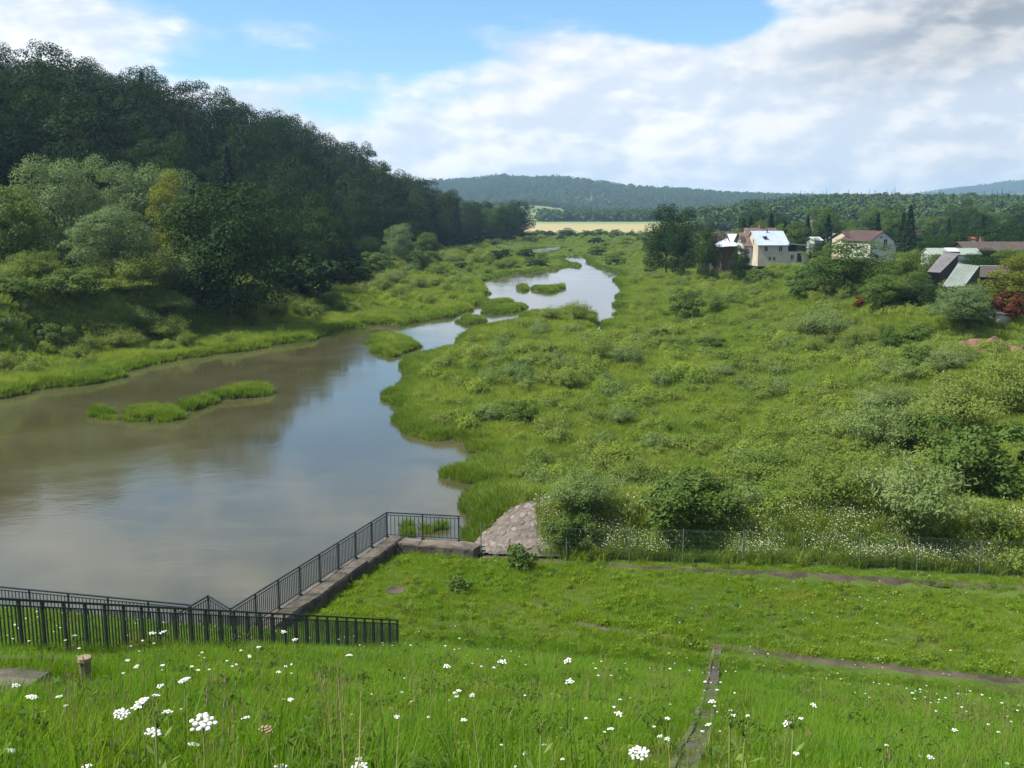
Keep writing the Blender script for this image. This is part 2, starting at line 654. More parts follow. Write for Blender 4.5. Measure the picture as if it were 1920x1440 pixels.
# ------------------------------------------------------------------ ground, water, field, haze
def axis(segs):
    r = [segs[0][0]]
    for a, b, s0, s1 in segs:
        x = a
        while x < b - 1e-6:
            t = (x - a) / (b - a)
            x += s0 * (s1 / s0) ** t
            r.append(min(x, b))
    return np.unique(np.round(r, 4))


def build_ground():
    xs = axis([(-5200, -700, 260, 60), (-700, -130, 50, 4), (-130, -50, 3.5, 1.2), (-50, 45, 0.9, 0.9), (45, 130, 1.2, 4), (130, 800, 5, 50), (800, 5200, 60, 260)])
    ys = axis([(-200, -12, 40, 3), (-12, 26, 0.8, 0.8), (26, 46, 0.4, 0.4), (46, 60, 0.8, 0.8), (60, 180, 0.9, 1.0), (180, 330, 1.1, 2.2), (330, 560, 2.3, 6), (560, 1800, 8, 50), (1800, 6200, 60, 160)])
    X, Y = np.meshgrid(xs, ys)
    Z = H(X, Y)
    nx, ny = len(xs), len(ys)
    V = np.stack([X.ravel(), Y.ravel(), Z.ravel()], 1)
    i = np.arange(nx * ny).reshape(ny, nx)
    F = np.stack([i[:-1, :-1].ravel(), i[:-1, 1:].ravel(), i[1:, 1:].ravel(), i[1:, :-1].ravel()], 1)
    me = np_mesh('ground', V, F, smooth=True)
    m, t, out = mat_new('ground_soil')
    p = t.new('ShaderNodeBsdfPrincipled')
    t.l.new(p.outputs[0], out.inputs[0])
    p.inputs['Roughness'].default_value = 0.95
    p.inputs['Specular IOR Level'].default_value = 0.1
    ge = t.new('ShaderNodeNewGeometry')
    sp = t.new('ShaderNodeSeparateXYZ')
    t.l.new(ge.outputs['Position'], sp.inputs[0])
    n1 = t.noise(ge.outputs['Position'], 0.07, 5, 0.6)
    n2 = t.noise(ge.outputs['Position'], 0.9, 5, 0.65)
    green = t.mix(t.rng(n1, 0.35, 0.65), (0.040, 0.075, 0.014), (0.085, 0.125, 0.024))
    green = t.mix(t.rng(n2, 0.45, 0.7), green, (0.050, 0.055, 0.020))
    mud = t.mix(t.rng(n2, 0.3, 0.7), (0.040, 0.032, 0.018), (0.10, 0.085, 0.05))
    k = t.rng(t.m('ADD', sp.outputs[2], t.m('MULTIPLY', n2, 0.12)), 0.10, 0.34)
    t.put(p.inputs['Base Color'], t.mix(k, mud, green))
    b = t.new('ShaderNodeBump')
    b.inputs['Strength'].default_value = 0.6
    b.inputs['Distance'].default_value = 0.12
    t.put(b.inputs['Height'], t.noise(ge.outputs['Position'], 3.0, 6, 0.65))
    t.l.new(b.outputs[0], p.inputs['Normal'])
    tag(link('ground', me, m), 'green river valley ground with floodplain, dam slope and wooded hills', kind='structure')


def build_water():
    me = bpy.data.meshes.new('water')
    me.from_pydata([(-240, 25, 0), (140, 25, 0), (140, 470, 0), (-240, 470, 0)], [], [(0, 1, 2, 3)])
    m, t, out = mat_new('river_water')
    p = t.new('ShaderNodeBsdfPrincipled')
    t.l.new(p.outputs[0], out.inputs[0])
    ge = t.new('ShaderNodeNewGeometry')
    pos = ge.outputs['Position']
    n1 = t.noise(pos, 0.11, 4, 0.6, 0.4)
    c = t.mix(t.rng(n1, 0.35, 0.7), (0.050, 0.047, 0.021), (0.068, 0.064, 0.034))
    mp = t.new('ShaderNodeMapping')
    mp.inputs['Scale'].default_value = (0.5, 1.6, 1)
    t.l.new(pos, mp.inputs[0])
    streak = t.noise(mp.outputs[0], 0.35, 5, 0.65, 0.6)
    sep = t.new('ShaderNodeSeparateXYZ')
    t.l.new(pos, sep.inputs[0])
    near = t.rng(sep.outputs[1], 36, 75, 1.0, 0.0)
    c = t.mix(t.m('MULTIPLY', t.rng(streak, 0.48, 0.72), t.m('MULTIPLY', near, 0.45)), c, (0.10, 0.09, 0.055))
    t.put(p.inputs['Base Color'], c)
    p.inputs['IOR'].default_value = 1.52
    t.put(p.inputs['Roughness'], t.rng(n1, 0.3, 0.7, 0.03, 0.10))
    p.inputs['Specular IOR Level'].default_value = 0.5
    wv = t.noise(mp.outputs[0], 2.6, 5, 0.6, 0.3)
    wl = t.noise(pos, 0.5, 3, 0.5, 0.2)
    calm = t.rng(t.noise(pos, 0.045, 3, 0.5), 0.42, 0.6, 0.25, 1.0)
    hgt = t.m('ADD', t.m('MULTIPLY', wv, 0.35), wl)
    b = t.new('ShaderNodeBump')
    t.put(b.inputs['Strength'], t.m('MULTIPLY', calm, 0.11))
    b.inputs['Distance'].default_value = 0.10
    t.put(b.inputs['Height'], hgt)
    t.l.new(b.outputs[0], p.inputs['Normal'])
    tag(link('water', me, m), 'calm brown river water reflecting the cloudy sky', kind='structure')


def drape(name, xs, ys, lift, inside, mat, label, thick=0.0):
    """a sheet that lies on the ground where inside(x, y) holds"""
    X, Y = np.meshgrid(xs, ys)
    Z = H(X, Y) + lift
    ny, nx = X.shape
    V = np.stack([X.ravel(), Y.ravel(), Z.ravel()], 1)
    i = np.arange(nx * ny).reshape(ny, nx)
    F = np.stack([i[:-1, :-1].ravel(), i[:-1, 1:].ravel(), i[1:, 1:].ravel(), i[1:, :-1].ravel()], 1)
    cx = V[F, 0].mean(1)
    cy = V[F, 1].mean(1)
    F = F[inside(cx, cy)]
    used = np.unique(F)
    mp = np.zeros(len(V), np.int32)
    mp[used] = np.arange(len(used))
    me = np_mesh(name, V[used], mp[F], smooth=True)
    return tag(link(name, me, mat), label, kind='structure')


def build_field():
    m, t, out = mat_new('ripe_field')
    p = t.new('ShaderNodeBsdfPrincipled')
    t.l.new(p.outputs[0], out.inputs[0])
    p.inputs['Roughness'].default_value = 0.95
    ge = t.new('ShaderNodeNewGeometry')
    sp = t.new('ShaderNodeSeparateXYZ')
    t.l.new(ge.outputs['Position'], sp.inputs[0])
    n = t.noise(ge.outputs['Position'], 0.012, 4, 0.6, 0.5)
    yy = t.m('ADD', sp.outputs[1], t.m('MULTIPLY', t.m('SUBTRACT', n, 0.5), 160))
    k = t.rng(yy, 600, 680)
    c = t.mix(k, (0.13, 0.16, 0.045), (0.29, 0.245, 0.105))
    c = t.mix(t.rng(yy, 860, 980), c, (0.15, 0.19, 0.06))
    c = t.mix(t.rng(t.noise(ge.outputs['Position'], 0.05, 4, 0.6), 0.45, 0.7, 0, 0.5), c, (0.20, 0.21, 0.075))
    t.put(p.inputs['Base Color'], c)
    drape('field', axis([(-60, 330, 8, 8)]), axis([(585, 1060, 8, 10)]), 0.5, lambda x, y: (x > -10 - (y - 600) * 0.05) & (x < 75 + (y - 600) * 0.26), m, 'straw coloured farm field beyond the river meadow')
    m2 = surf('hill_meadow', (0.17, 0.21, 0.07), (0.11, 0.15, 0.045), 0.95, 0.02)
    drape('hill_meadow', axis([(-90, 190, 12, 12)]), axis([(1200, 1640, 12, 16)]), 0.6, lambda x, y: np.abs(x - 15 - (y - 1500) * 0.1) < 85 + 20 * vnoise(x / 60, y / 60, 8), m2, 'pale green meadow on a low hill before the blue hills')


def build_haze():
    m, t, out = mat_new('haze_air')
    v = t.new('ShaderNodeVolumePrincipled')
    v.inputs['Color'].default_value = (0.48, 0.74, 1.0, 1)
    v.inputs['Density'].default_value = HAZE
    v.inputs['Anisotropy'].default_value = 0.2
    t.l.new(v.outputs[0], out.inputs['Volume'])
    o = link('haze', MB().box((-5400, -260, -3.0), (5400, 6400, 165)).mesh('haze'), m)
    tag(o, 'thin blue haze filling the valley air', kind='stuff')


HAZE = 0.00014
build_ground()
build_water()
build_field()
build_haze()
# ------------------------------------------------------------------ structures: walls, railings, paths, buildings
M_RAIL = surf('railing_paint', (0.012, 0.018, 0.024), (0.022, 0.026, 0.028), 0.45, 6, spec=0.4)
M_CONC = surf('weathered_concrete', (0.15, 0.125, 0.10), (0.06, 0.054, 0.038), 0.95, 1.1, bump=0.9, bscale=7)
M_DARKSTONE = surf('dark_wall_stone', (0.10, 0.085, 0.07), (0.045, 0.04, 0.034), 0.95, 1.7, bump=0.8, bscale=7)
M_SOIL = surf('bare_soil', (0.085, 0.064, 0.048), (0.035, 0.028, 0.020), 0.95, 1.1, bump=0.8, bscale=5)
M_WIRE = surf('green_wire', (0.10, 0.15, 0.115), (0.07, 0.11, 0.09), 0.5, 3)


def build_walls():
    """the basin wall: capped rough concrete along the water"""
    path = [B4, B5, B6, B7]
    path[0] = (B4[0] - d45[0] * 2.5, B4[1] - d45[1] * 2.5)

    def wall(name, pts, inner, z0, z1, wdt, label):
        root = empty(name, (pts[0][0], pts[0][1], z1), 0, label, 'wall')
        P = [Vector((p[0], p[1])) for p in pts]
        for k in range(len(P) - 1):
            a, b = P[k], P[k + 1]
            d = (b - a).normalized()
            nrm = Vector((d.y, -d.x)) * inner
            L = (b - a).length
            n = max(1, int(L / 1.55))
            for i in range(n):
                s0 = a + d * (L * i / n + 0.012)
                s1 = a + d * (L * (i + 1) / n - 0.012)
                if i == n - 1 and k < len(P) - 2:
                    s1 = b + d * 0.25
                mb = MB()
                j0, j1, j2 = (random.uniform(-0.03, 0.03) for _ in range(3))
                m = 5
                vs = []
                for q in range(m + 1):
                    p = s0 + (s1 - s0) * (q / m)
                    o = p - nrm * 0.10
                    w = wdt + j0 + random.uniform(-0.05, 0.05)
                    ii = p + nrm * w
                    zt = z1 + j1 + random.uniform(-0.018, 0.018)
                    vs += [(o.x, o.y, z0), (o.x, o.y, zt - .05), (o.x + nrm.x * .05, o.y + nrm.y * .05, zt), (ii.x - nrm.x * .06, ii.y - nrm.y * .06, zt + j2 * .5), (ii.x, ii.y, zt - .07), (ii.x + nrm.x * .03, ii.y + nrm.y * .03, z0)]
                fs = []
                for q in range(m):
                    for r in range(6):
                        fs.append((q * 6 + r, q * 6 + (r + 1) % 6, (q + 1) * 6 + (r + 1) % 6, (q + 1) * 6 + r))
                fs += [(5, 4, 3, 2, 1, 0), tuple(m * 6 + r for r in range(6))]
                mb.add(vs, fs)
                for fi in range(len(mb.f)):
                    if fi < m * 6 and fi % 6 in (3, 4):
                        mb.mi[fi] = 1  # inner bevel and side face take the darker colour
                me = mb.mesh('wall_block')
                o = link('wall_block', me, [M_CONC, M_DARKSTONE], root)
                o.location = (-root.location.x, -root.location.y, -root.location.z)
        return root

    wall('basin_wall', path, 1, -1.2, WALL_Z - 0.02, 0.72, 'rough concrete basin wall with darker side along the lawn')
    wall('basin_wall', [(BL[0], BL[1]), (B1[0] + 0.4, B1[1])], 1, -1.2, WALL_Z - 0.02, 0.62, 'concrete basin wall at the foot of the dam behind the stair railing')
    mb = [(B2[0], B2[1]), (B3[0], B3[1]), (B4[0] + 0.1, B4[1])]
    wall('basin_wall', mb, 1, -1.2, WALL_Z - 0.02, 0.4, 'short angled concrete basin wall under the peaked railing')


def bar_obj(name, parent, a, b, w, h, mat):
    pl = parent.location
    a = Vector(a) - pl
    b = Vector(b) - pl
    return link(name, MB().bar(a, b, w, h).mesh(name), mat, parent)


def railing(pts, n_panels, n_pick, label, hgt=1.1, gap=0.11, zlift=0.0):
    """pts: 3-D foot points of a bent line; panels of pickets between posts"""
    root = empty('railing', pts[0], 0, label, 'railing')
    post = MB().box((-.026, -.026, -.1), (.026, .026, hgt - .03)).box((-.065, -.065, -.02), (.065, .065, .014)).mesh('post')
    post.materials.append(M_RAIL)
    pick = MB().box((-.011, -.011, .09), (.011, .011, hgt - gap - .014)).mesh('picket')
    pick.materials.append(M_RAIL)
    for k in range(len(pts) - 1):
        a, b = Vector(pts[k]), Vector(pts[k + 1])
        up = Vector((0, 0, 1))
        ov = (b - a).normalized() * 0.03
        bar_obj('top_rail', root, a + up * hgt - ov, b + up * hgt + ov, .058, .045, M_RAIL)
        bar_obj('middle_rail', root, a + up * (hgt - gap), b + up * (hgt - gap), .034, .026, M_RAIL)
        bar_obj('bottom_rail', root, a + up * .09, b + up * .09, .034, .026, M_RAIL)
        ang = math.atan2(b.y - a.y, b.x - a.x)
        n = n_panels[k]
        for i in range(n + 1):
            if i == 0 and k > 0:
                continue
            o = link('post', post, None, root)
            o.location = a + (b - a) * (i / n) - root.location
            o.rotation_euler.z = ang
        for i in range(n):
            for j in range(n_pick[k]):
                o = link('picket', pick, None, root)
                o.location = a + (b - a) * ((i + (j + 1) / (n_pick[k] + 1)) / n) - root.location
                o.rotation_euler.z = ang
    return root


def build_railings():
    z = WALL_Z
    c = Vector
    f = lambda p, s=0.0: (p[0], p[1], z)
    railing([f(B4), f(B5), f(B6)], [8, 2], [11, 8], 'black picket railing on the basin wall between lawn and river, turning at its far corner')
    e0 = B0[0] - dB[0] * 0.26, B0[1] - dB[1] * 0.26
    railing([f(e0), f(B1)], [6, ], [10, ], 'black picket railing along the left basin wall behind the stair railing')
    railing([f(B2), f(B3), f(B4)], [2, 1], [6, 8], 'short peaked black railing between the two long basin railings')
    # the stair railing comes down the dam
    a = flat(-60, 1119.5, 8.30)
    A = (a[0], a[1])
    E = flat(745, 1163, 1.80)
    zA, zE = 8.30 - 1.12, 1.80 - 1.12
    s0 = Vector((A[0], A[1], zA))
    s1 = Vector((E[0], E[1], zE))
    global STAIR
    STAIR = (s0, s1)
    railing([tuple(s0), tuple(s1)], [30], [5], 'black picket stair railing running down the grassy dam to the basin', hgt=1.12, gap=0.12)
    # concrete kerb and landing beside the stair railing
    d = (s1 - s0)
    dh = Vector((d.x, d.y, 0)).normalized()
    nr = Vector((dh.y, -dh.x, 0))
    root = empty('stair_landing', hit(30, 1280), 0, 'worn grey concrete landing beside the stair railing, half overgrown', 'landing')
    corners = [hit(-70, 1262), hit(62, 1256), hit(106, 1262), hit(52, 1302), hit(-20, 1330), hit(-80, 1332)]
    me = bpy.data.meshes.new('slab')
    n = len(corners)
    V = [(x, y, zz + .10) for x, y, zz in corners] + [(x, y, zz - .4) for x, y, zz in corners]
    V = [tuple(Vector(v) - root.location) for v in V]
    me.from_pydata(V, [], [tuple(range(n))[::-1], tuple(range(n, 2 * n))] + [(i, (i + 1) % n, n + (i + 1) % n, n + i) for i in range(n)])
    link('slab', me, M_CONC, root)
    bm = MB()
    p, q = Vector(hit(-60, 1254)), Vector(hit(112, 1254))
    bm.bar(p - root.location + Vector((0, 0, .06)), q - root.location + Vector((0, 0, .06)), .22, .26)
    link('kerb', bm.mesh('kerb'), M_CONC, root)


def strip(name, px, w0, w1, mat, label, lift=0.012, seg=40, jit=0.12):
    """a worn strip on the ground that follows a line"""
    P = [Vector(hit(*p)) for p in px]
    L = [0]
    for k in range(len(P) - 1):
        L.append(L[-1] + (P[k + 1] - P[k]).length)
    V, F = [], []
    m = 4
    for i in range(seg + 1):
        s = L[-1] * i / seg
        k = min(max(0, np.searchsorted(L, s) - 1), len(P) - 2)
        t = (s - L[k]) / (L[k + 1] - L[k])
        p = P[k].lerp(P[k + 1], t)
        d = (P[k + 1] - P[k]).normalized()
        n = Vector((d.y, -d.x, 0)).normalized()
        w = w0 + (w1 - w0) * i / seg
        wl = w / 2 * (1 + jit * 4 * (vnoise(s * 1.3, 1.0, 3) - .5))
        wr = w / 2 * (1 + jit * 4 * (vnoise(s * 1.3, 9.0, 4) - .5))
        for j in range(m + 1):
            f = -wl + (wl + wr) * j / m
            x, y = p.x + n.x * f, p.y + n.y * f
            V.append((x, y, hz(x, y) + (lift if 0 < j < m else -.08)))
    for i in range(seg):
        for j in range(m):
            F.append((i * (m + 1) + j, i * (m + 1) + j + 1, (i + 1) * (m + 1) + j + 1, (i + 1) * (m + 1) + j))
    return tag(link(name, np_mesh(name, np.array(V), np.array(F), smooth=True), mat), label, kind='structure')


PATH_PX = [(1085, 1168), (1140, 1181), (1230, 1192), (1330, 1210), (1420, 1221), (1560, 1240), (1700, 1256), (1920, 1279), (2050, 1293)]
DRAIN_PX = [(1345, 1217), (1338, 1260), (1330, 1310), (1315, 1370), (1292, 1420), (1270, 1475)]


def build_paths():
    strip('path', PATH_PX, 0.50, 0.62, M_SOIL, 'narrow trodden dirt path along the foot of the dam', 0.03, 60, 0.22)
    # stone drain on the slope: two kerbs and a flush bed
    P = [Vector(hit(*p)) for p in DRAIN_PX]
    root = empty('drain_channel', P[0], 0, 'narrow dark drain channel running straight down the dam slope', 'drain')
    bed, kl, kr = MB(), MB(), MB()
    for k in range(len(P) - 1):
        a, b = P[k] - P[0], P[k + 1] - P[0]
        d = (b - a).normalized()
        n = Vector((d.y, -d.x, 0)).normalized()
        bed.bar(a + Vector((0, 0, .0)), b + Vector((0, 0, .0)), .20, .06)
    link('channel', bed.mesh('channel'), M_DARKSTONE, root)  # bed lies at ground level; its dark colour stands for shade in a recess
    for sgn, mt in ((-1, M_DARKSTONE), (1, M_CONC)):  # one kerb darker, one paler: shaded and lit side put into colour
        S = MB()
        for k in range(len(P) - 1):
            a, b = P[k] - P[0], P[k + 1] - P[0]
            d = (b - a).normalized()
            n = Vector((d.y, -d.x, 0)).normalized() * (.135 * sgn)
            m = max(2, int((b - a).length / .9))
            for i in range(m):
                q0 = a + (b - a) * (i / m + .004)
                q1 = a + (b - a) * ((i + 1) / m - .004)
                j = Vector((random.uniform(-.02, .02), 0, random.uniform(-.015, .02)))
                o = link('kerb_stone', MB().bar(q0 + n + j, q1 + n + j, .07, .12).mesh('kerb_stone'), mt, root)
    # bare patch and soil strip at the wire fence
    strip('soil_strip', [(905, 1043), (1062, 1056), (1180, 1062), (1392, 1073), (1610, 1084), (1835, 1097), (1990, 1106)], 0.35, 0.55, M_SOIL, 'strip of bare brown soil under the wire fence', 0.03, 60, 0.25)
    # round manhole patch in the lawn
    x, y, z = hit(742, 1107)
    V = [(x + math.cos(q) * .42 * random.uniform(.85, 1.1), y + math.sin(q) * .40 * random.uniform(.85, 1.1), z + .02) for q in np.linspace(0, 6.283, 15)[:-1]]
    me = bpy.data.meshes.new('bare_patch')
    me.from_pydata(V, [], [tuple(range(14))])
    tag(link('bare_patch', me, M_SOIL), 'round patch of bare brown soil in the lawn', kind='structure')


def build_wire_fence():
    root = empty('wire_fence', (FENCE[0][0], FENCE[0][1], hz(*FENCE[0])), 0, 'green wire mesh fence between the lawn and the tall white weeds', 'fence')
    hgt = 1.45
    post = MB().tube([(0, 0, -.2), (0, 0, hgt + .05)], .024, 6).mesh('post')
    post.materials.append(M_WIRE)
    for k, (x, y) in enumerate(FENCE):
        o = link('post', post, None, root)
        o.location = Vector((x, y, hz(x, y))) - root.location
    for k in range(len(FENCE) - 1):
        a = Vector((*FENCE[k], hz(*FENCE[k]))) - root.location
        b = Vector((*FENCE[k + 1], hz(*FENCE[k + 1]))) - root.location
        d = b - a
        W = MB()
        L = d.length
        for zz in (.06, .25, .44, .63, .82, 1.01, 1.2, 1.39):
            W.bar(a + Vector((0, 0, zz)), b + Vector((0, 0, zz)), .003, .003)
        for zz in (.04, hgt):
            W.bar(a + Vector((0, 0, zz)), b + Vector((0, 0, zz)), .008, .008)
        n = int(L / .075)
        for i in range(1, n):
            p = a + d * (i / n)
            W.bar(p + Vector((0, 0, .04)), p + Vector((0, 0, hgt)), .0026, .0026)
        link('wire_panel', W.mesh('wire_panel'), M_WIRE, root)['kind'] = 'stuff'


def build_embankment():
    """stone pitched end of the bank by the basin corner"""
    M_ST = surf('pink_grey_stone', (0.205, 0.182, 0.165), (0.125, 0.117, 0.11), 0.9, 4, obj_rand=0.35, bump=0.5, bscale=20)
    root = empty('stone_embankment', (0.0, 42.0, hz(0, 42.0)), 0, 'bank paved with pinkish grey stones beside the basin corner', 'embankment')
    shapes = []
    for s in range(7):
        r = np.random.default_rng(40 + s)
        n = 7
        q = np.sort(r.uniform(0, 6.283, n) * .35 + np.linspace(0, 6.283, n + 1)[:-1] * .95)
        rr = r.uniform(.8, 1.12, n)
        V = [(math.cos(a) * b, math.sin(a) * b, -.35) for a, b in zip(q, rr)] + [(math.cos(a) * b * .97, math.sin(a) * b * .97, .12 + r.uniform(-.05, .05)) for a, b in zip(q, rr)] + [(math.cos(a) * b * .62, math.sin(a) * b * .62, .28 + r.uniform(-.06, .06)) for a, b in zip(q, rr)]
        F = [(i, (i + 1) % n, n + (i + 1) % n, n + i) for i in range(n)] + [(n + i, n + (i + 1) % n, 2 * n + (i + 1) % n, 2 * n + i) for i in range(n)] + [tuple(range(2 * n, 3 * n))]
        me = bpy.data.meshes.new('stone')
        me.from_pydata(V, [], F)
        me.materials.append(M_ST)
        shapes.append(me)
    pts = []
    r = np.random.default_rng(5)
    tries = 0
    while len(pts) < 285 and tries < 9000:
        tries += 1
        x = r.uniform(-2.6, 2.6)
        y = r.uniform(41.1, 46.0)
        if y < fence_y(x) + .15 or x > 2.0 + (y - 43) * .1 or y > 43.1 + (x + 2.1) * .5 or hz(x, y) < 0.05:
            continue
        rad = r.uniform(.11, .21)
        if any((x - a) ** 2 + (y - b) ** 2 < (.80 * (rad + c)) ** 2 for a, b, c in pts):
            continue
        pts.append((x, y, rad))
    for x, y, rad in pts:
        z = hz(x, y)
        e = .15
        nx = -(hz(x + e, y) - hz(x - e, y)) / (2 * e)
        ny = -(hz(x, y + e) - hz(x, y - e)) / (2 * e)
        o = link('stone', shapes[r.integers(7)], None, root)
        q = Vector((nx, ny, 1)).normalized().to_track_quat('Z', 'Y')
        o.rotation_mode = 'QUATERNION'
        from mathutils import Quaternion
        o.rotation_quaternion = q @ Quaternion((0, 0, 1), r.uniform(0, 6.28))
        o.location = Vector((x, y, z + .11)) - root.location
        o.scale = (rad, rad * r.uniform(.8, 1.15), rad * r.uniform(.7, 1.3))
    m = surf('stone_joints', (0.16, 0.125, 0.10), (0.09, 0.075, 0.06), .95, 3, bump=.5)
    drape('gravel_bed', axis([(-2.8, 2.6, .15, .15)]), axis([(41, 46.2, .15, .15)]), 0.13, lambda x, y: (y > fence_y(x) + .1) & (x < 2.1) & (y < 43.2 + (x + 2.1) * .5) & (H(x, y) > 0.0), m, 'gravel and mortar between the embankment stones')


# ---- buildings
M_CREAM = surf('cream_render', (0.47, 0.42, 0.33), (0.40, 0.35, 0.27), .9, .5)
M_WHITE = surf('white_render', (0.52, 0.52, 0.49), (0.44, 0.44, 0.41), .9, .5)
M_BLUEROOF = surf('pale_blue_sheet_roof', (0.36, 0.42, 0.48), (0.31, 0.36, 0.42), .5, .6, spec=.4)
M_WHITEROOF = surf('white_sheet_roof', (0.50, 0.55, 0.61), (0.44, 0.48, 0.54), .5, .6, spec=.4)
M_TILE = surf('brown_roof_tile', (0.14, 0.095, 0.082), (0.105, 0.072, 0.062), .85, 1.2)
M_DARKTILE = surf('dark_red_roof', (0.070, 0.040, 0.034), (0.045, 0.028, 0.026), .85, 1.2)
M_GREY = surf('grey_fibre_roof', (0.19, 0.18, 0.18), (0.155, 0.145, 0.145), .8, .8)
M_GREENROOF = surf('grey_green_roof', (0.23, 0.265, 0.225), (0.19, 0.225, 0.19), .7, .7)
M_BROWNROOF = surf('dull_brown_roof', (0.075, 0.058, 0.048), (0.055, 0.044, 0.037), .9, .8)
M_WOOD = surf('brown_boards', (0.060, 0.036, 0.024), (0.04, 0.026, 0.018), .9, 1.5)
M_DARKWOOD = surf('dark_boards', (0.045, 0.03, 0.025), (0.03, 0.022, 0.02), .9, 1.5)
M_FRAME = surf('window_frame_paint', (0.45, 0.43, 0.40), None, .6)
M_GLASS = surf('window_glass', (0.02, 0.035, 0.045), (0.015, 0.03, 0.04), .08, 2, spec=.5)
M_BRICK = surf('chimney_brick', (0.27, 0.12, 0.085), (0.2, 0.09, 0.06), .9, 3)
M_PALE = surf('pale_panel', (0.42, 0.44, 0.42), (0.35, 0.37, 0.35), .7, 1)


def window(parent, wx, wy, wz, w, h, face='front', sill=True):
    """face: 'front' looks to local -y, 'left' looks to local -x, 'right' to +x"""
    fr = MB()
    t = .09

    def bx(mb, u0, u1, z0, z1, d0, d1):
        if face == 'front':
            mb.box((wx + u0, wy - d1, wz + z0), (wx + u1, wy - d0, wz + z1))
        elif face == 'left':
            mb.box((wx - d1, wy + u0, wz + z0), (wx - d0, wy + u1, wz + z1))
        else:
            mb.box((wx + d0, wy + u0, wz + z0), (wx + d1, wy + u1, wz + z1))
    bx(fr, -w / 2, -w / 2 + t, 0, h, .003, .06)
    bx(fr, w / 2 - t, w / 2, 0, h, .003, .06)
    bx(fr, -w / 2 + t, w / 2 - t, 0, t, .003, .06)
    bx(fr, -w / 2 + t, w / 2 - t, h - t, h, .003, .06)
    bx(fr, -.03, .03, t, h - t, .003, .055)
    f = link('window', fr.mesh('window'), M_FRAME, parent)
    pn = MB()
    bx(pn, -w / 2 + t, -.03, t, h - t, .004, .02)
    bx(pn, .03, w / 2 - t, t, h - t, .004, .02)
    link('pane', pn.mesh('pane'), M_GLASS, f)
    if sill:
        s = MB()
        bx(s, -w / 2 - .08, w / 2 + .08, -.09, -.003, .002, .14)
        link('sill', s.mesh('sill'), M_PALE, f)
    return f


def gable_body(mb, x0, x1, y0, y1, z0, ze, zr, ridge='x', mi=0):
    """closed house body with gables; ridge along x or y"""
    if ridge == 'x':
        ym = (y0 + y1) / 2
        vs = [(x0, y0, z0), (x1, y0, z0), (x1, y1, z0), (x0, y1, z0), (x0, y0, ze), (x1, y0, ze), (x1, y1, ze), (x0, y1, ze), (x0, ym, zr), (x1, ym, zr)]
        fs = [(0, 1, 5, 4), (2, 3, 7, 6), (3, 0, 4, 8, 7), (1, 2, 6, 9, 5), (4, 5, 9, 8), (6, 7, 8, 9), (3, 2, 1, 0)]
    else:
        xm = (x0 + x1) / 2
        vs = [(x0, y0, z0), (x1, y0, z0), (x1, y1, z0), (x0, y1, z0), (x0, y0, ze), (x1, y0, ze), (x1, y1, ze), (x0, y1, ze), (xm, y0, zr), (xm, y1, zr)]
        fs = [(0, 1, 5, 8, 4), (2, 3, 7, 9, 6), (3, 0, 4, 7), (1, 2, 6, 5), (4, 8, 9, 7), (5, 6, 9, 8), (3, 2, 1, 0)]
    return mb.add(vs, fs, mi)


def roof_sheet(a, b, c, d, th=.12, seams=0):
    """a slab over the four corner points (in order), th thick, with raised standing seams"""
    A, B, C, D = (Vector(p) for p in (a, b, c, d))
    n = (B - A).cross(D - A).normalized()
    if n.z < 0:
        n = -n
    mb = MB()
    vs = [A, B, C, D] + [p + n * th for p in (A, B, C, D)]
    mb.add(vs, [(3, 2, 1, 0), (4, 5, 6, 7), (0, 1, 5, 4), (1, 2, 6, 5), (2, 3, 7, 6), (3, 0, 4, 7)])
    for k in range(1, seams):
        p = A.lerp(B, k / seams) + n * (th + .02)
        q = D.lerp(C, k / seams) + n * (th + .02)
        mb.bar(p, q, .035, .03)
    return mb


def gable_roof(parent, x0, x1, y0, y1, ze, zr, mat, ov=.35, ridge='x', seams=0, th=.12, lift=.02):
    if ridge == 'x':
        ym = (y0 + y1) / 2
        k = (zr - ze) / (ym - y0)
        z0 = ze - ov * k + lift
        link('roof', roof_sheet((x0 - ov, y0 - ov, z0), (x1 + ov, y0 - ov, z0), (x1 + ov, ym, zr + lift), (x0 - ov, ym, zr + lift), th, seams).mesh('roof'), mat, parent)
        link('roof', roof_sheet((x1 + ov, y1 + ov, z0), (x0 - ov, y1 + ov, z0), (x0 - ov, ym + .004, zr + lift), (x1 + ov, ym + .004, zr + lift), th, seams).mesh('roof'), mat, parent)
    else:
        xm = (x0 + x1) / 2
        k = (zr - ze) / (xm - x0)
        z0 = ze - ov * k + lift
        link('roof', roof_sheet((x0 - ov, y1 + ov, z0), (x0 - ov, y0 - ov, z0), (xm, y0 - ov, zr + lift), (xm, y1 + ov, zr + lift), th, seams).mesh('roof'), mat, parent)
        link('roof', roof_sheet((x1 + ov, y0 - ov, z0), (x1 + ov, y1 + ov, z0), (xm + .004, y1 + ov, zr + lift), (xm + .004, y0 - ov, zr + lift), th, seams).mesh('roof'), mat, parent)


def chimney(parent, x, y, z0, z1, w=.6):
    o = link('chimney', MB().box((x - w / 2, y - w / 2, z0), (x + w / 2, y + w / 2, z1)).mesh('chimney'), M_BRICK, parent)
    link('chimney_cap', MB().box((x - w / 2 - .08, y - w / 2 - .08, z1 + .002), (x + w / 2 + .08, y + w / 2 + .08, z1 + .12)).mesh('chimney_cap'), M_CONC, o)


def door(parent, x, y, z, w, h, mat):
    d = link('door', MB().box((x - w / 2, y - .07, z), (x + w / 2, y - .004, z + h)).mesh('door'), mat, parent)
    link('handle', MB().box((x + w * .3, y - .12, z + h * .48), (x + w * .3 + .05, y - .074, z + h * .48 + .14)).mesh('handle'), M_FRAME, d)


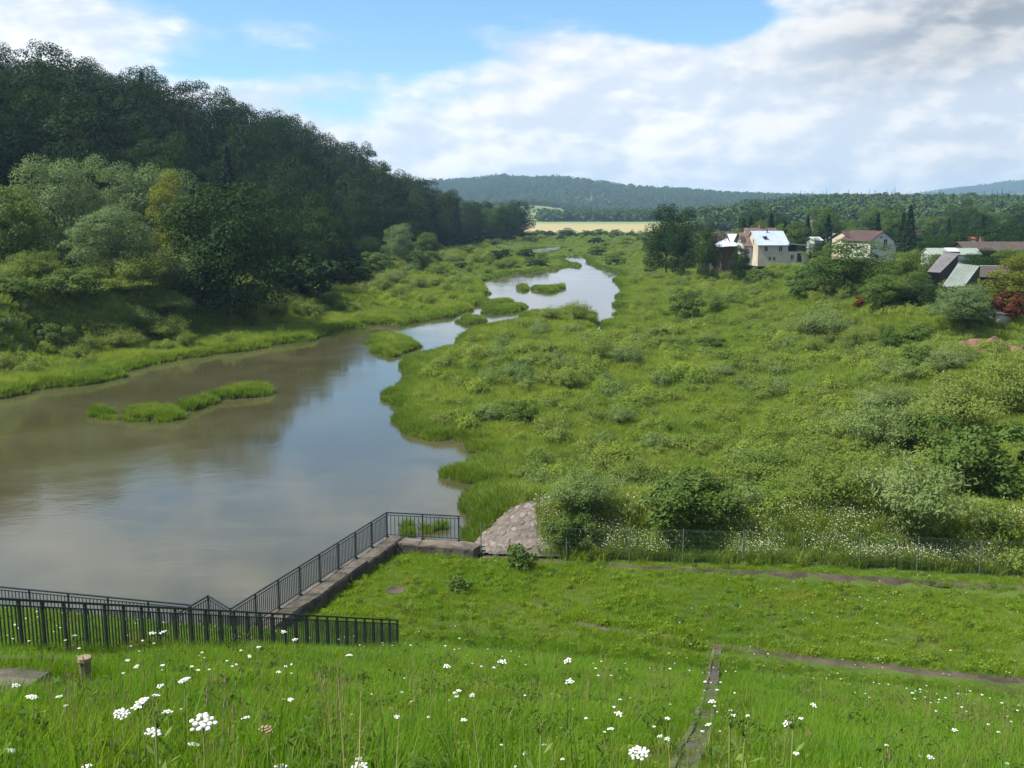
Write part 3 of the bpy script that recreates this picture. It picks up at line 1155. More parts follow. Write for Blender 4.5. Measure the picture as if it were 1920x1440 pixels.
def build_houses():
    # cream house: front block with pale blue roof, taller brown roofed block behind, low wing with a roofed terrace
    D = 214.0
    x0 = at(1421, D)[0]
    x1 = at(1479, D)[0]
    zb = top_z(494, D)
    s = D / FPX
    root = empty('cream_house', (x0, D, zb), R(6), 'two storey cream house with a pale blue sheet roof and roofed side terrace', 'house')
    W = x1 - x0
    ze = top_z(459, D) - zb
    zr = top_z(434, D + 4) - zb
    mb = gable_body(MB(), 0, W, 0, 8.4, -.6, ze, zr)
    link('wall', mb.mesh('wall'), M_CREAM, root)
    gable_roof(root, 0, W, 0, 8.4, ze, zr, M_BLUEROOF, .32, 'x', 14)
    link('skylight', MB().box((1.6, 1.2, ze + 1.35), (2.3, 2.2, ze + 1.75)).mesh('skylight'), M_GLASS, root)
    link('vent_pipe', MB().tube([(3.1, 3.6, zr - .6), (3.1, 3.6, zr + .5)], .12).mesh('vent_pipe'), M_DARKWOOD, root)
    for fx in (.265, .745):
        window(root, W * fx, 0, ze - 1.45, .85, 1.15)
    for fx in (.40, .55):
        window(root, W * fx, 0, .55, .6, .9, sill=False)
    window(root, 0, 3.0, ze + .2, .7, .9, 'left')
    # low wing on the right with a terrace roof
    x2 = at(1512, D)[0] - x0
    zw = top_z(472, D) - zb
    link('wing', MB().box((W + .004, .15, -.6), (x2, 7.4, zw)).mesh('wing'), M_CREAM, root)
    window(root, W + (x2 - W) * .28, .15, .75, .75, 1.1)
    door(root, W + (x2 - W) * .70, .15, .1, .95, 2.0, M_DARKWOOD)
    zt = top_z(462, D) - zb
    x3 = at(1526, D)[0] - x0
    sl = roof_sheet((W - .1, -.4, ze + .15), (x3, -.4, zt + .05), (x3, 7.2, zt + .05), (W - .1, 7.2, ze + .15), .12, 0)
    link('terrace_roof', sl.mesh('terrace_roof'), M_BLUEROOF, root)
    link('terrace_board', MB().box((W + .1, 5.0, zw + .005), (x2 + .2, 5.2, zt + .2)).mesh('terrace_board'), M_DARKWOOD, root)
    rail = MB()
    rail.box((W + .1, .2, zw + .75), (x2, .27, zw + .85))
    rail.box((W + .1, .2, zw + .3), (x2, .26, zw + .38))
    link('terrace_rail', rail.mesh('terrace_rail'), M_DARKWOOD, root)
    for fx in (W + .35, (W + x2) / 2, x2 - .1, x3 - .35):
        link('terrace_post', MB().box((fx - .07, .28, (zw if fx < x2 else -.4) + .002), (fx + .07, .42, zt + .1)).mesh('terrace_post'), M_DARKWOOD, root)
    door(root, x2 + .75, 2.0, .1, .9, 2.0, M_PALE)
    # block behind, brown tiles
    xa = at(1398, D + 9)[0] - x0
    xb = at(1471, D + 9)[0] - x0
    zr2 = top_z(428.5, D + 10) - zb
    ze2 = zr2 - 3.6
    link('rear_block', gable_body(MB(), xa + 1.8, xb, 8.45, 17, -.6, ze2, zr2, 'x').mesh('rear_block'), M_CREAM, root)
    gable_roof(root, xa + 1.8, xb, 8.45, 17, ze2, zr2, M_TILE, .3, 'x', 0)
    link('side_gable', gable_body(MB(), -1.55, -.004, 3.5, 10.5, -.6, ze - .3, zr - .4, 'x').mesh('side_gable'), M_WHITE, root)
    gable_roof(root, -1.9, -.35, 3.5, 10.5, ze - .3, zr - .4, M_TILE, .28, 'x', 0)
    chimney(root, xb - 3.2, 12.7, zr2 - .6, zr2 + .8)

    # low shed with white flared roof left of the cream house
    D = 222.0
    x0 = at(1348, D)[0]
    x1 = at(1396, D)[0]
    zb = hz(x0 + 2, D)
    root = empty('white_roofed_shed', (x0, D, zb), R(4), 'low brown wooden shed under a white flared sheet roof', 'shed')
    W = x1 - x0
    ze = top_z(463, D) - zb
    zr = top_z(439, D + 4) - zb
    link('wall', MB().box((.8, .5, -.4), (W, 6.5, ze)).mesh('wall'), M_WOOD, root)
    xm = at(1371, D)[0] - x0
    zk = ze + (zr - ze) * .55
    link('roof', roof_sheet((xm, -.1, ze + .1), (W + .2, -.1, ze + .1), (W + .2, 3.5, zr), (xm, 3.5, zr), .1, 8).mesh('roof'), M_WHITEROOF, root)
    link('roof', roof_sheet((xm - .004, 3.504, zr), (W + .2, 3.504, zr), (W + .2, 7.0, ze + .1), (xm - .004, 7.0, ze + .1), .1, 0).mesh('roof'), M_WHITEROOF, root)
    link('lean_to_roof', roof_sheet((-.3, -.3, ze - .1), (xm - .02, -.1, ze + .12), (xm - .02, 3.4, zk + .3), (-.3, 3.4, ze + .35), .1, 6).mesh('lean_to_roof'), M_WHITEROOF, root)
    door(root, W * .3, .5, 0, 1.0, 1.9, M_DARKWOOD)

    # dark barn behind
    def simple(px0, px1, py_r, py_e, D, depth, rz, mroof, mwall, name, label, cat, ridge='x', win=0, chim=False, ov=.35):
        x0 = at(px0, D)[0]
        x1 = at(px1, D)[0]
        zb = hz((x0 + x1) / 2, D)
        root = empty(name, (x0, D, zb), R(rz), label, cat)
        W = x1 - x0
        ze = top_z(py_e, D) - zb
        zr = top_z(py_r, D + (depth / 2 if ridge == 'x' else 0)) - zb
        link('wall', gable_body(MB(), 0, W, 0, depth, -.8, ze, zr, ridge).mesh('wall'), mwall, root)
        gable_roof(root, 0, W, 0, depth, ze, zr, mroof, ov, ridge, 0)
        for k in range(win):
            window(root, W * (k + .6) / (win + .2), 0, max(ze - 1.7, .5), .9, 1.2)
        if chim:
            chimney(root, W * .3, depth * .55, zr - .7, zr + .9)
        return root, W, ze, zr
    simple(1338, 1372, 435, 452, 236, 8, 2, M_BROWNROOF, M_DARKWOOD, 'dark_barn', 'dark brown barn behind the white roofed shed', 'barn')

    # white house, gable to the viewer, dark red roof
    root, W, ze, zr = simple(1631, 1681, 434, 452, 212, 11, 14, M_DARKTILE, M_WHITE, 'white_gable_house', 'white house with its windowed gable end facing out under a dark red roof', 'house', 'y')
    window(root, W * .62, 0, ze - .95, .95, 1.35)
    window(root, W * .44, 0, zr - 1.5, .6, .6, sill=False)
    window(root, W * .3, 0, ze - 4.0, .9, 1.2)
    link('porch', MB().box((W + .01, 2.0, -.6), (W + 1.9, 6, ze - 1.2)).mesh('porch'), M_PALE, root)
    # wing of that house running left
    simple(1594, 1634, 434, 447, 220, 9, 8, M_DARKTILE, M_CREAM, 'red_roofed_house', 'low cream house with a brown red roof left of the white gable house', 'house', 'x', 1)
    simple(1566, 1592, 438.5, 444, 250, 7, 5, M_GREY, M_PALE, 'grey_outbuilding', 'small grey roofed outbuilding in the trees between the cream and white houses', 'outbuilding', 'x')
    simple(1526, 1540, 445, 451, 244, 5, 5, M_PALE, M_PALE, 'pale_hut', 'tiny pale hut beside the spruces right of the cream house', 'hut', 'x')

    # sheds by the terrace edge: big tilted roofs
    def tilted(name, label, cs, drop, mat, mwall, seams=0, cat='shed'):
        """cs: roof corners as (px, py, depth): near left, near right, far right, far left"""
        P = []
        for px, py, D in cs:
            a, b, c = ray(px, py)
            P.append(Vector((a / b * D, D, EYE + c / b * D)))
        o = Vector((P[0].x, P[0].y, hz(P[0].x, P[0].y)))
        root = empty(name, o, 0, label, cat)
        Q = [p - o for p in P]
        link('roof', roof_sheet(*Q, .14, seams).mesh('roof'), mat, root)
        mb = MB()
        ce = sum(Q, Vector()) / 4
        S = [ce + (q - ce) * .93 for q in Q]
        g = [Vector((s.x, s.y, hz(s.x + o.x, s.y + o.y) - o.z - .5)) for s in S]
        S = [s - Vector((0, 0, .06)) for s in S]
        mb.add(g + S, [(3, 2, 1, 0), (4, 5, 6, 7), (0, 1, 5, 4), (1, 2, 6, 5), (2, 3, 7, 6), (3, 0, 4, 7)])
        link('wall', mb.mesh('wall'), mwall, root)
        return root, Q
    r, Q = tilted('grey_shed', 'wooden shed with a steep plain grey roof behind the garden trees', [(1738, 511, 150), (1762, 512.5, 150), (1799, 476, 157), (1770, 473.5, 157)], 2, M_GREY, M_DARKWOOD, 6)
    link('ridge_cap', MB().bar(Q[2] + Vector((.1, 0, .1)), Q[3] + Vector((-.1, 0, .1)), .3, .12).mesh('ridge_cap'), M_DARKWOOD, r)
    r, Q = tilted('green_roofed_shed', 'shed with a broad pale grey green roof above the garden trees', [(1765, 540, 132), (1808, 538, 132), (1836, 500, 139), (1796, 495.5, 139)], 2, M_GREENROOF, M_DARKWOOD, 7)
    r, Q = tilted('brown_roofed_shed', 'long low shed with a dull brown roof and pale ridge right of the green roof', [(1836, 521, 140), (1893, 521, 140), (1893, 500.5, 146), (1838, 500, 146)], 2, M_BROWNROOF, M_DARKWOOD, 0)
    link('ridge_cap', MB().bar(Q[2] + Vector((0, 0, .12)), Q[3] + Vector((0, 0, .12)), .3, .14).mesh('ridge_cap'), M_PALE, r)
    # greenhouse of pale panels
    D = 176.0
    x0, x1 = at(1746, D)[0], at(1838, D)[0]
    zb = hz(x0, D)
    root = empty('pale_greenhouse', (x0, D, zb), R(-3), 'low pale greenhouse with a whitish sheet roof behind the grey shed', 'greenhouse')
    W = x1 - x0
    ze = top_z(478, D) - zb
    zr = top_z(466.5, D + 2) - zb
    link('wall', gable_body(MB(), 0, W, 0, 5, -.5, ze, zr).mesh('wall'), M_PALE, root)
    gable_roof(root, 0, W, 0, 5, ze, zr, M_GREENROOF, .15, 'x', 12)
    link('roof_sheet', roof_sheet((W * .34, .4, ze + .55), (W * .58, .4, ze + .55), (W * .58, 2.3, zr + .14), (W * .34, 2.3, zr + .14), .05).mesh('roof_sheet'), M_WHITEROOF, root)
    # long dark roofed barn further back
    simple(1812, 1960, 454, 470, 196, 9, -3, M_BROWNROOF, M_DARKWOOD, 'long_barn', 'long dark barn roof among trees at the right of the village', 'barn', 'x', 0, True)
    simple(1722, 1737, 432, 442, 300, 8, 30, M_DARKTILE, M_WHITE, 'distant_gable_house', 'small white gabled house with a dark red roof beyond the white gable house', 'house', 'y')
    # white hut with roof by the red leaved shrub
    simple(1883, 1907, 580, 588, 108, 2.2, 8, M_GREY, M_WHITE, 'garden_hut', 'little white garden hut beside the red leaved shrub', 'hut', 'x')
    # far off houses
    simple(948, 960, 400, 406, 1020, 9, 10, M_TILE, surf('pink_render', (0.62, 0.42, 0.36), None, .9), 'pink_house', 'tiny pink house far off at the edge of the straw field', 'house', 'x')
    for i, (px, y0, D, lab) in enumerate([(1526, 415, 560, 'small cream house glimpsed between spruces at the wood edge'), (1680, 413, 560, 'narrow cream house front at the wood edge beside the tall dark spruce'), (1658, 414, 600, 'pale little house half hidden behind the short spruce'), (1620, 421, 520, 'pale low hut at the wood edge above the brown red roof')]):
        simple(px - 5, px + 5, y0 - 3, y0 + 1, D, 6, 5, M_TILE if i % 2 else M_GREY, M_CREAM, 'far_house', lab, 'house', 'x')
    # red tiled roof speck
    simple(1826, 1836, 444, 449, 300, 6, 20, surf('orange_red_tile', (0.50, 0.13, 0.07), None, .85), M_CREAM, 'orange_roofed_house', 'house with a small orange red roof among dark trees', 'house', 'x')


def build_mound():
    m = surf('reddish_earth', (0.20, 0.105, 0.062), (0.065, 0.038, 0.027), .95, .9, bump=1.0, bscale=3.5)
    x, y, z = hit(1862, 664)
    n = 60
    q = np.linspace(-1, 1, n)
    X, Y = np.meshgrid(q * 5.6, q * 4.0)
    r2 = np.sqrt((X / 5.6) ** 2 + (Y / 4.0) ** 2)
    Z = (1 - sst(.0, 1.0, r2 + .5 * (vnoise(X * .5, Y * .5, 5) - .5))) * (1.6 + 1.4 * (fbm(X * .7 + 3, Y * .7, 6, 4) - .5)) + .4 * (fbm(X * 1.9, Y * 1.9, 8, 4) - .5) * (1 - r2 * .9)
    G = H(X + x, Y + y)
    V = np.stack([X.ravel(), Y.ravel(), (G + Z - z - .12).ravel()], 1)
    i = np.arange(n * n).reshape(n, n)
    F = np.stack([i[:-1, :-1].ravel(), i[:-1, 1:].ravel(), i[1:, 1:].ravel(), i[1:, :-1].ravel()], 1)
    keep = (r2.ravel()[F].mean(1) < 1.02)
    o = link('earth_mound', np_mesh('earth_mound', V, F[keep], smooth=True), m, None, (x, y, z))
    tag(o, 'heap of bare reddish brown earth at the edge of the marsh', 'mound')


def build_stump():
    x, y, z = hit(163, 1292)
    root = empty('wooden_post', (x, y, z), 0, 'short weathered wooden post in the grass by the landing', 'post')
    mw = surf('grey_weathered_wood', (0.17, 0.14, 0.075), (0.08, 0.08, 0.035), .95, 7, bump=.6)
    ml = surf('cut_wood', (0.26, 0.205, 0.135), (0.17, 0.13, 0.085), .9, 9)
    link('shaft', MB().tube([(0, 0, -.2), (.005, 0, .1), (-.004, 0, .42)], [.085, .078, .082], 10).mesh('shaft', False), mw, root)
    link('cut_top', MB().tube([(-.004, 0, .422), (-.002, 0, .47)], [.097, .092], 10).mesh('cut_top'), ml, root)


build_walls()
build_railings()
build_paths()
build_wire_fence()
build_embankment()
build_houses()
build_mound()
build_stump()
# ------------------------------------------------------------------ vegetation prototypes
L_FOREST = leaf('leaf_forest', (0.007, 0.021, 0.008), (0.027, 0.052, 0.012), .15, .03, (0.042, 0.052, 0.010), spec=.02)  # very dark leaf colour stands in for cloud shade over the hillside
L_WILLOW = leaf('leaf_willow', (0.090, 0.150, 0.055), (0.135, 0.195, 0.072), .30, .02)
L_YELLOW = leaf('leaf_yellow_green', (0.105, 0.135, 0.018), (0.14, 0.16, 0.022), .35, .02)
L_GREEN = leaf('leaf_green', (0.052, 0.098, 0.020), (0.092, 0.145, 0.028), .32, .02)
L_DARK = leaf('leaf_dark', (0.014, 0.036, 0.010), (0.030, 0.058, 0.014), .20, .02, spec=.04)
L_SPRUCE = leaf('leaf_spruce', (0.010, 0.027, 0.012), (0.020, 0.042, 0.016), .08, .02)
L_SHRUB = leaf('leaf_shrub', (0.120, 0.185, 0.036), (0.185, 0.230, 0.050), .42, .05, (0.125, 0.185, 0.060))
L_SILVER = leaf('leaf_silver', (0.115, 0.180, 0.054), (0.165, 0.222, 0.074), .36, .05)
L_RED = leaf('leaf_red', (0.085, 0.030, 0.018), (0.135, 0.048, 0.022), .3, .05)
L_MARSH = leaf('blade_marsh', (0.125, 0.210, 0.034), (0.225, 0.285, 0.052), .45, .06, (0.080, 0.145, 0.036))
L_SHORE = leaf('blade_shore', (0.080, 0.150, 0.026), (0.150, 0.225, 0.034), .42, .06)
L_LAWN = leaf('blade_lawn', (0.125, 0.235, 0.020), (0.190, 0.280, 0.030), .45, .22, (0.235, 0.26, 0.040))
L_SLOPE = leaf('blade_slope', (0.080, 0.185, 0.013), (0.140, 0.250, 0.022), .42, .35, (0.17, 0.20, 0.034))
L_STRAW = leaf('blade_straw', (0.27, 0.25, 0.10), (0.33, 0.29, 0.13), .3, .2)
L_FAR = leaf('leaf_far_woods', (0.036, 0.078, 0.020), (0.070, 0.115, 0.028), .15, .006, (0.085, 0.11, 0.028))
L_STEM = leaf('green_stem', (0.10, 0.16, 0.03), (0.13, 0.18, 0.04), .2, .2)
M_BARK = surf('bark', (0.11, 0.085, 0.065), (0.06, 0.048, 0.038), .95, 4, bump=.6)
M_PETAL = surf('white_petals', (0.70, 0.70, 0.65), (0.55, 0.56, 0.48), .8, 30)
M_FADED = surf('faded_seed_head', (0.30, 0.23, 0.13), (0.2, 0.16, 0.08), .9, 30)
M_CREAMPETAL = surf('cream_petals', (0.52, 0.52, 0.39), (0.38, 0.40, 0.25), .8, 30)


def unit(v):
    return v / (np.linalg.norm(v, axis=-1, keepdims=True) + 1e-9)


def kites(P, N, A, Ln, Wd):
    """leaf quads at P, facing N, long axis towards A"""
    N = unit(N)
    A = unit(A - N * (A * N).sum(1, keepdims=True))
    B = np.cross(N, A)
    Ln = Ln[:, None]
    Wd = Wd[:, None]
    V = np.stack([P - A * Ln * .5, P + B * Wd * .5 + A * Ln * .05, P + A * Ln * .5, P - B * Wd * .5 + A * Ln * .05], 1).reshape(-1, 3)
    F = np.arange(len(P) * 4).reshape(-1, 4)
    return V, F


def lobes_for(r, n, rad, zc, lr, jit=.25, zmin=None):
    g = (1 + 5 ** .5) / 2
    k = np.arange(n)
    ph = 2 * np.pi * k / g + r.uniform(0, 6)
    zz = 1 - 2 * (k + .5) / n
    s = np.sqrt(1 - zz ** 2)
    D = np.stack([s * np.cos(ph), s * np.sin(ph), zz], 1)
    C = D * np.array(rad) * np.where(k[:, None] % 4 == 3, .38, 1.0) * r.uniform(.62, .62 + jit * 1.6, (n, 1)) + np.array([0, 0, zc])
    R_ = lr * r.uniform(.65, 1.3, n)
    if zmin is not None:
        k = C[:, 2] > zmin
        C, R_ = C[k], R_[k]
    return C, R_


def cloud(r, C, R_, n, L, W, outc, up=.35, rnd=.7, droop=0.0, squash=.9):
    w = R_ ** 2
    i = r.choice(len(C), n, p=w / w.sum())
    D = unit(r.normal(size=(n, 3)))
    D[:, 2] = np.where(D[:, 2] < -.35, -D[:, 2] * r.uniform(-.6, 1, n), D[:, 2])
    rad = R_[i] * np.cbrt(r.uniform(.25, 1.0, n))
    P = C[i] + D * rad[:, None] * np.array([1, 1, squash])
    o = unit(P - np.array(outc))
    N = D * .8 + o * .5 + np.array([0, 0, up]) + r.normal(size=(n, 3)) * rnd
    A = r.normal(size=(n, 3)) + np.array([0, 0, -droop]) + o * .5
    return kites(P, N, A, L * r.uniform(.65, 1.35, n), W * r.uniform(.7, 1.3, n))


def mesh_leaves(name, parts, mat):
    V, F, b = [], [], 0
    for v, f in parts:
        V.append(v)
        F.append(f + b)
        b += len(v)
    me = np_mesh(name, np.concatenate(V), np.concatenate(F))
    if mat is not None:
        me.materials.append(mat)
    return me


def trunk_mesh(r, h, rad, limbs, spread, z0=.35):
    mb = MB()
    mb.tube([(0, 0, -.8), (0, 0, .2), (r.uniform(-.2, .2), r.uniform(-.2, .2), h * .4), (r.uniform(-.4, .4), r.uniform(-.4, .4), h * .85)], [rad * 1.4, rad, rad * .7, rad * .18], 7)
    for k in range(limbs):
        a = 6.283 * k / limbs + r.uniform(-.4, .4)
        zb = h * r.uniform(z0, .6)
        e = spread * r.uniform(.6, 1)
        mb.tube([(0, 0, zb), (math.cos(a) * e * .45, math.sin(a) * e * .45, zb + h * .10), (math.cos(a) * e, math.sin(a) * e, zb + h * .24)], [rad * .45, rad * .3, rad * .08], 5)
    me = mb.mesh('trunk', True)
    me.materials.append(M_BARK)
    return me


def tree_kind(seed, n, L, W, rad, zc, lobes, lr, mat, h, droop=0., zmin=None, rnd=.7, limbs=5, jit=.25):
    r = np.random.default_rng(seed)
    C, R_ = lobes_for(r, lobes, rad, zc, lr, jit, zmin)
    cr = mesh_leaves('crown', [cloud(r, C, R_, n, L, W, (0, 0, zc - 1), droop=droop, rnd=rnd)], mat)
    return cr, trunk_mesh(r, h, h * .02, limbs, rad[0] * .8)


def spruce_kind(seed, h=14.0, w=2.6, n=2600):
    r = np.random.default_rng(seed)
    t = r.uniform(0, 1, n) ** .75
    z = h * (.06 + .94 * (1 - t)) 
    tier = (z * 1.5 + .35 * r.normal(size=n) * .3) % 1.0
    R_ = w * t * (.62 + .38 * (1 - tier)) + .08
    a = r.uniform(0, 6.283, n)
    q = np.sqrt(r.uniform(.25, 1, n))
    P = np.stack([np.cos(a) * R_ * q, np.sin(a) * R_ * q, z - .25 * R_ * q], 1)
    A = np.stack([np.cos(a), np.sin(a), np.full(n, -.35)], 1) + r.normal(size=(n, 3)) * .25
    N = np.stack([np.cos(a) * .5, np.sin(a) * .5, np.full(n, 1.)], 1) + r.normal(size=(n, 3)) * .4
    cr = mesh_leaves('crown', [kites(P, N, A, r.uniform(.5, 1.0, n), r.uniform(.14, .3, n))], L_SPRUCE)
    mb = MB().tube([(0, 0, -.5), (0, 0, h * .5), (0, 0, h * .97)], [.2, .12, .02], 6)
    tk = mb.mesh('trunk', True)
    tk.materials.append(M_BARK)
    return cr, tk


def shrub_mesh(seed, n, mat, h=2.5, w=1.6, L=.17, W=.055, stems=26, up=.9):
    """osier: many rods fanning from the ground, narrow leaves along them"""
    r = np.random.default_rng(seed)
    a = r.uniform(0, 6.283, stems)
    s = np.sqrt(r.uniform(.02, 1, stems))
    hh = h * (1 - .45 * s ** 1.6) * r.uniform(.82, 1.12, stems)
    tip = np.stack([np.cos(a) * w * s, np.sin(a) * w * s, hh], 1)
    base = np.stack([np.cos(a) * .25 * s, np.sin(a) * .25 * s, np.zeros(stems)], 1)
    mid = (base + tip) / 2 + np.array([0, 0, .22]) * h
    k = r.integers(0, stems, n)
    t = r.uniform(.10, 1.0, n)[:, None]
    P = base[k] * (1 - t) ** 2 + 2 * mid[k] * t * (1 - t) + tip[k] * t * t
    P += r.normal(size=(n, 3)) * np.array([.17, .17, .11]) * (w / 1.6)
    P[:, 2] = np.maximum(P[:, 2], .03)
    o = unit(P - np.array([0, 0, h * .35]))
    N = o * .9 + np.array([0, 0, .35]) + r.normal(size=(n, 3)) * .6
    A = np.array([0, 0, up]) + o * .8 + r.normal(size=(n, 3)) * .5
    return mesh_leaves('shrub', [kites(P, N, A, L * r.uniform(.6, 1.4, n), W * r.uniform(.7, 1.3, n))], mat)


def bushy_mesh(seed, n, mat, h=2.6, w=1.7, L=.2, W=.11, lobes=12, lr=.62):
    r = np.random.default_rng(seed)
    C, R_ = lobes_for(r, lobes, (w, w, h * .5), h * .48, lr * w / 1.7, .25)
    V, F = cloud(r, C, R_, n, L, W, (0, 0, h * .3))
    V[:, 2] = np.maximum(V[:, 2], .02)
    return mesh_leaves('bush', [(V, F)], mat)


def tuft_mesh(seed, blades, hmin, hmax, w, spread, lean, mat, name='tuft'):
    """grass: tapered, bending blades of two segments"""
    r = np.random.default_rng(seed)
    n = blades
    a = r.uniform(0, 6.283, n)
    q = np.sqrt(r.uniform(0, 1, n)) * spread
    b = np.stack([np.cos(a) * q, np.sin(a) * q, np.full(n, -.03)], 1)
    a2 = a + r.normal(size=n) * .9
    h = r.uniform(hmin, hmax, n)
    d = np.stack([np.cos(a2), np.sin(a2), np.zeros(n)], 1)
    ln = (lean * r.uniform(.2, 1.2, n) * h)[:, None]
    m = b + d * ln * .35 + np.array([0, 0, 1]) * (h * .6)[:, None]
    t = b + d * ln + np.array([0, 0, 1]) * h[:, None]
    f = r.uniform(0, 6.283, n)
    sd = np.stack([np.cos(f), np.sin(f), np.zeros(n)], 1) * (w * r.uniform(.7, 1.3, n))[:, None]
    V = np.stack([b - sd * .5, b + sd * .5, m + sd * .42, m - sd * .42, t], 1).reshape(-1, 3)
    i = np.arange(n)[:, None] * 5
    me = np_mesh(name, V, [i + np.array([0, 1, 2, 3]), i + np.array([3, 2, 4])])
    me.materials.append(mat)
    return me


def umbel_mesh(seed, dia, n=16, cup=.18):
    """flat flower head of many small domes"""
    r = np.random.default_rng(seed)
    mb = MB()
    k = np.arange(n)
    rr = np.sqrt((k + .5) / n) * dia / 2
    aa = k * 2.39996 + r.uniform(0, 6)
    s = dia / math.sqrt(n) * .52
    for R_, a in zip(rr, aa):
        x, y = math.cos(a) * R_ + r.normal() * s * .12, math.sin(a) * R_ + r.normal() * s * .12
        z = -cup * R_ * R_ / (dia / 2) + r.uniform(-.1, .1) * s
        q = s * r.uniform(.8, 1.15)
        m = 6
        vs = [(x + math.cos(6.283 * i / m) * q, y + math.sin(6.283 * i / m) * q, z) for i in range(m)] + [(x + math.cos(6.283 * i / m) * q * .6, y + math.sin(6.283 * i / m) * q * .6, z + q * .5) for i in range(m)] + [(x, y, z + q * .62)]
        fs = [(i, (i + 1) % m, m + (i + 1) % m, m + i) for i in range(m)] + [(m + i, m + (i + 1) % m, 2 * m) for i in range(m)] + [tuple(range(m))[::-1]]
        mb.add(vs, fs, 0)
    return mb


# ------------------------------------------------------------------ scattering of what nobody could count
def scatter(name, pts, rot, scl, idx, protos, label, tilt=None):
    n = len(pts)
    me = bpy.data.meshes.new(name)
    me.vertices.add(n)
    me.vertices.foreach_set('co', np.asarray(pts, np.float32).ravel())
    a = me.attributes.new('turn', 'FLOAT_VECTOR', 'POINT')
    rv = np.zeros((n, 3), np.float32)
    rv[:, 2] = rot
    if tilt is not None:
        rv[:, :2] = tilt
    a.data.foreach_set('vector', rv.ravel())
    a = me.attributes.new('size', 'FLOAT', 'POINT')
    a.data.foreach_set('value', np.asarray(scl, np.float32))
    a = me.attributes.new('kind_index', 'INT', 'POINT')
    a.data.foreach_set('value', np.asarray(idx, np.int32))
    o = link(name, me)
    ng = bpy.data.node_groups.new(name, 'GeometryNodeTree')
    ng.interface.new_socket('Geometry', in_out='INPUT', socket_type='NodeSocketGeometry')
    ng.interface.new_socket('Geometry', in_out='OUTPUT', socket_type='NodeSocketGeometry')
    N = ng.nodes
    gi, go = N.new('NodeGroupInput'), N.new('NodeGroupOutput')
    jn = N.new('GeometryNodeJoinGeometry')

    def attr(nm, ty):
        q = N.new('GeometryNodeInputNamedAttribute')
        q.data_type = ty
        q.inputs[0].default_value = nm
        return q.outputs[0]
    tr, sz, ki = attr('turn', 'FLOAT_VECTOR'), attr('size', 'FLOAT'), attr('kind_index', 'INT')
    for k, pm in enumerate(protos):
        po = bpy.data.objects.new(name + '_source', pm)
        oi = N.new('GeometryNodeObjectInfo')
        oi.inputs['Object'].default_value = po
        oi.inputs['As Instance'].default_value = True
        cp = N.new('FunctionNodeCompare')
        cp.data_type = 'INT'
        cp.operation = 'EQUAL'
        ng.links.new(ki, cp.inputs[2])
        cp.inputs[3].default_value = k
        ip = N.new('GeometryNodeInstanceOnPoints')
        ng.links.new(gi.outputs[0], ip.inputs['Points'])
        ng.links.new(cp.outputs[0], ip.inputs['Selection'])
        ng.links.new(oi.outputs['Geometry'], ip.inputs['Instance'])
        ng.links.new(tr, ip.inputs['Rotation'])
        ng.links.new(sz, ip.inputs['Scale'])
        ng.links.new(ip.outputs[0], jn.inputs[0])
    ng.links.new(jn.outputs[0], go.inputs[0])
    md = o.modifiers.new('scatter', 'NODES')
    md.node_group = ng
    return tag(o, label, kind='stuff')


def in_view(x, y, m=5.0):
    return np.abs(x) < np.maximum(y, 0) * 0.56 + m


def seg_dist(x, y, P):
    d = np.full(len(x), 1e9)
    for (ax, ay), (bx, by) in zip(P[:-1], P[1:]):
        ex, ey = bx - ax, by - ay
        t = np.clip(((x - ax) * ex + (y - ay) * ey) / (ex * ex + ey * ey), 0, 1)
        d = np.minimum(d, np.hypot(x - ax - t * ex, y - ay - t * ey))
    return d


PATH_XY = [hit(*p)[:2] for p in PATH_PX]
DRAIN_XY = [hit(*p)[:2] for p in DRAIN_PX]
SLAB_XY = [hit(50, 1284)[:2], hit(-40, 1296)[:2]]
WALL_XY = [BL, B1, B2, B3, B4, B5, B6, B7]
BARE = hit(742, 1107)[:2]
STUMP = hit(163, 1292)[:2]
STRIP_XY = [hit(*p)[:2] for p in [(905, 1043), (1062, 1056), (1180, 1062), (1392, 1073), (1610, 1084), (1835, 1097), (1990, 1106)]]


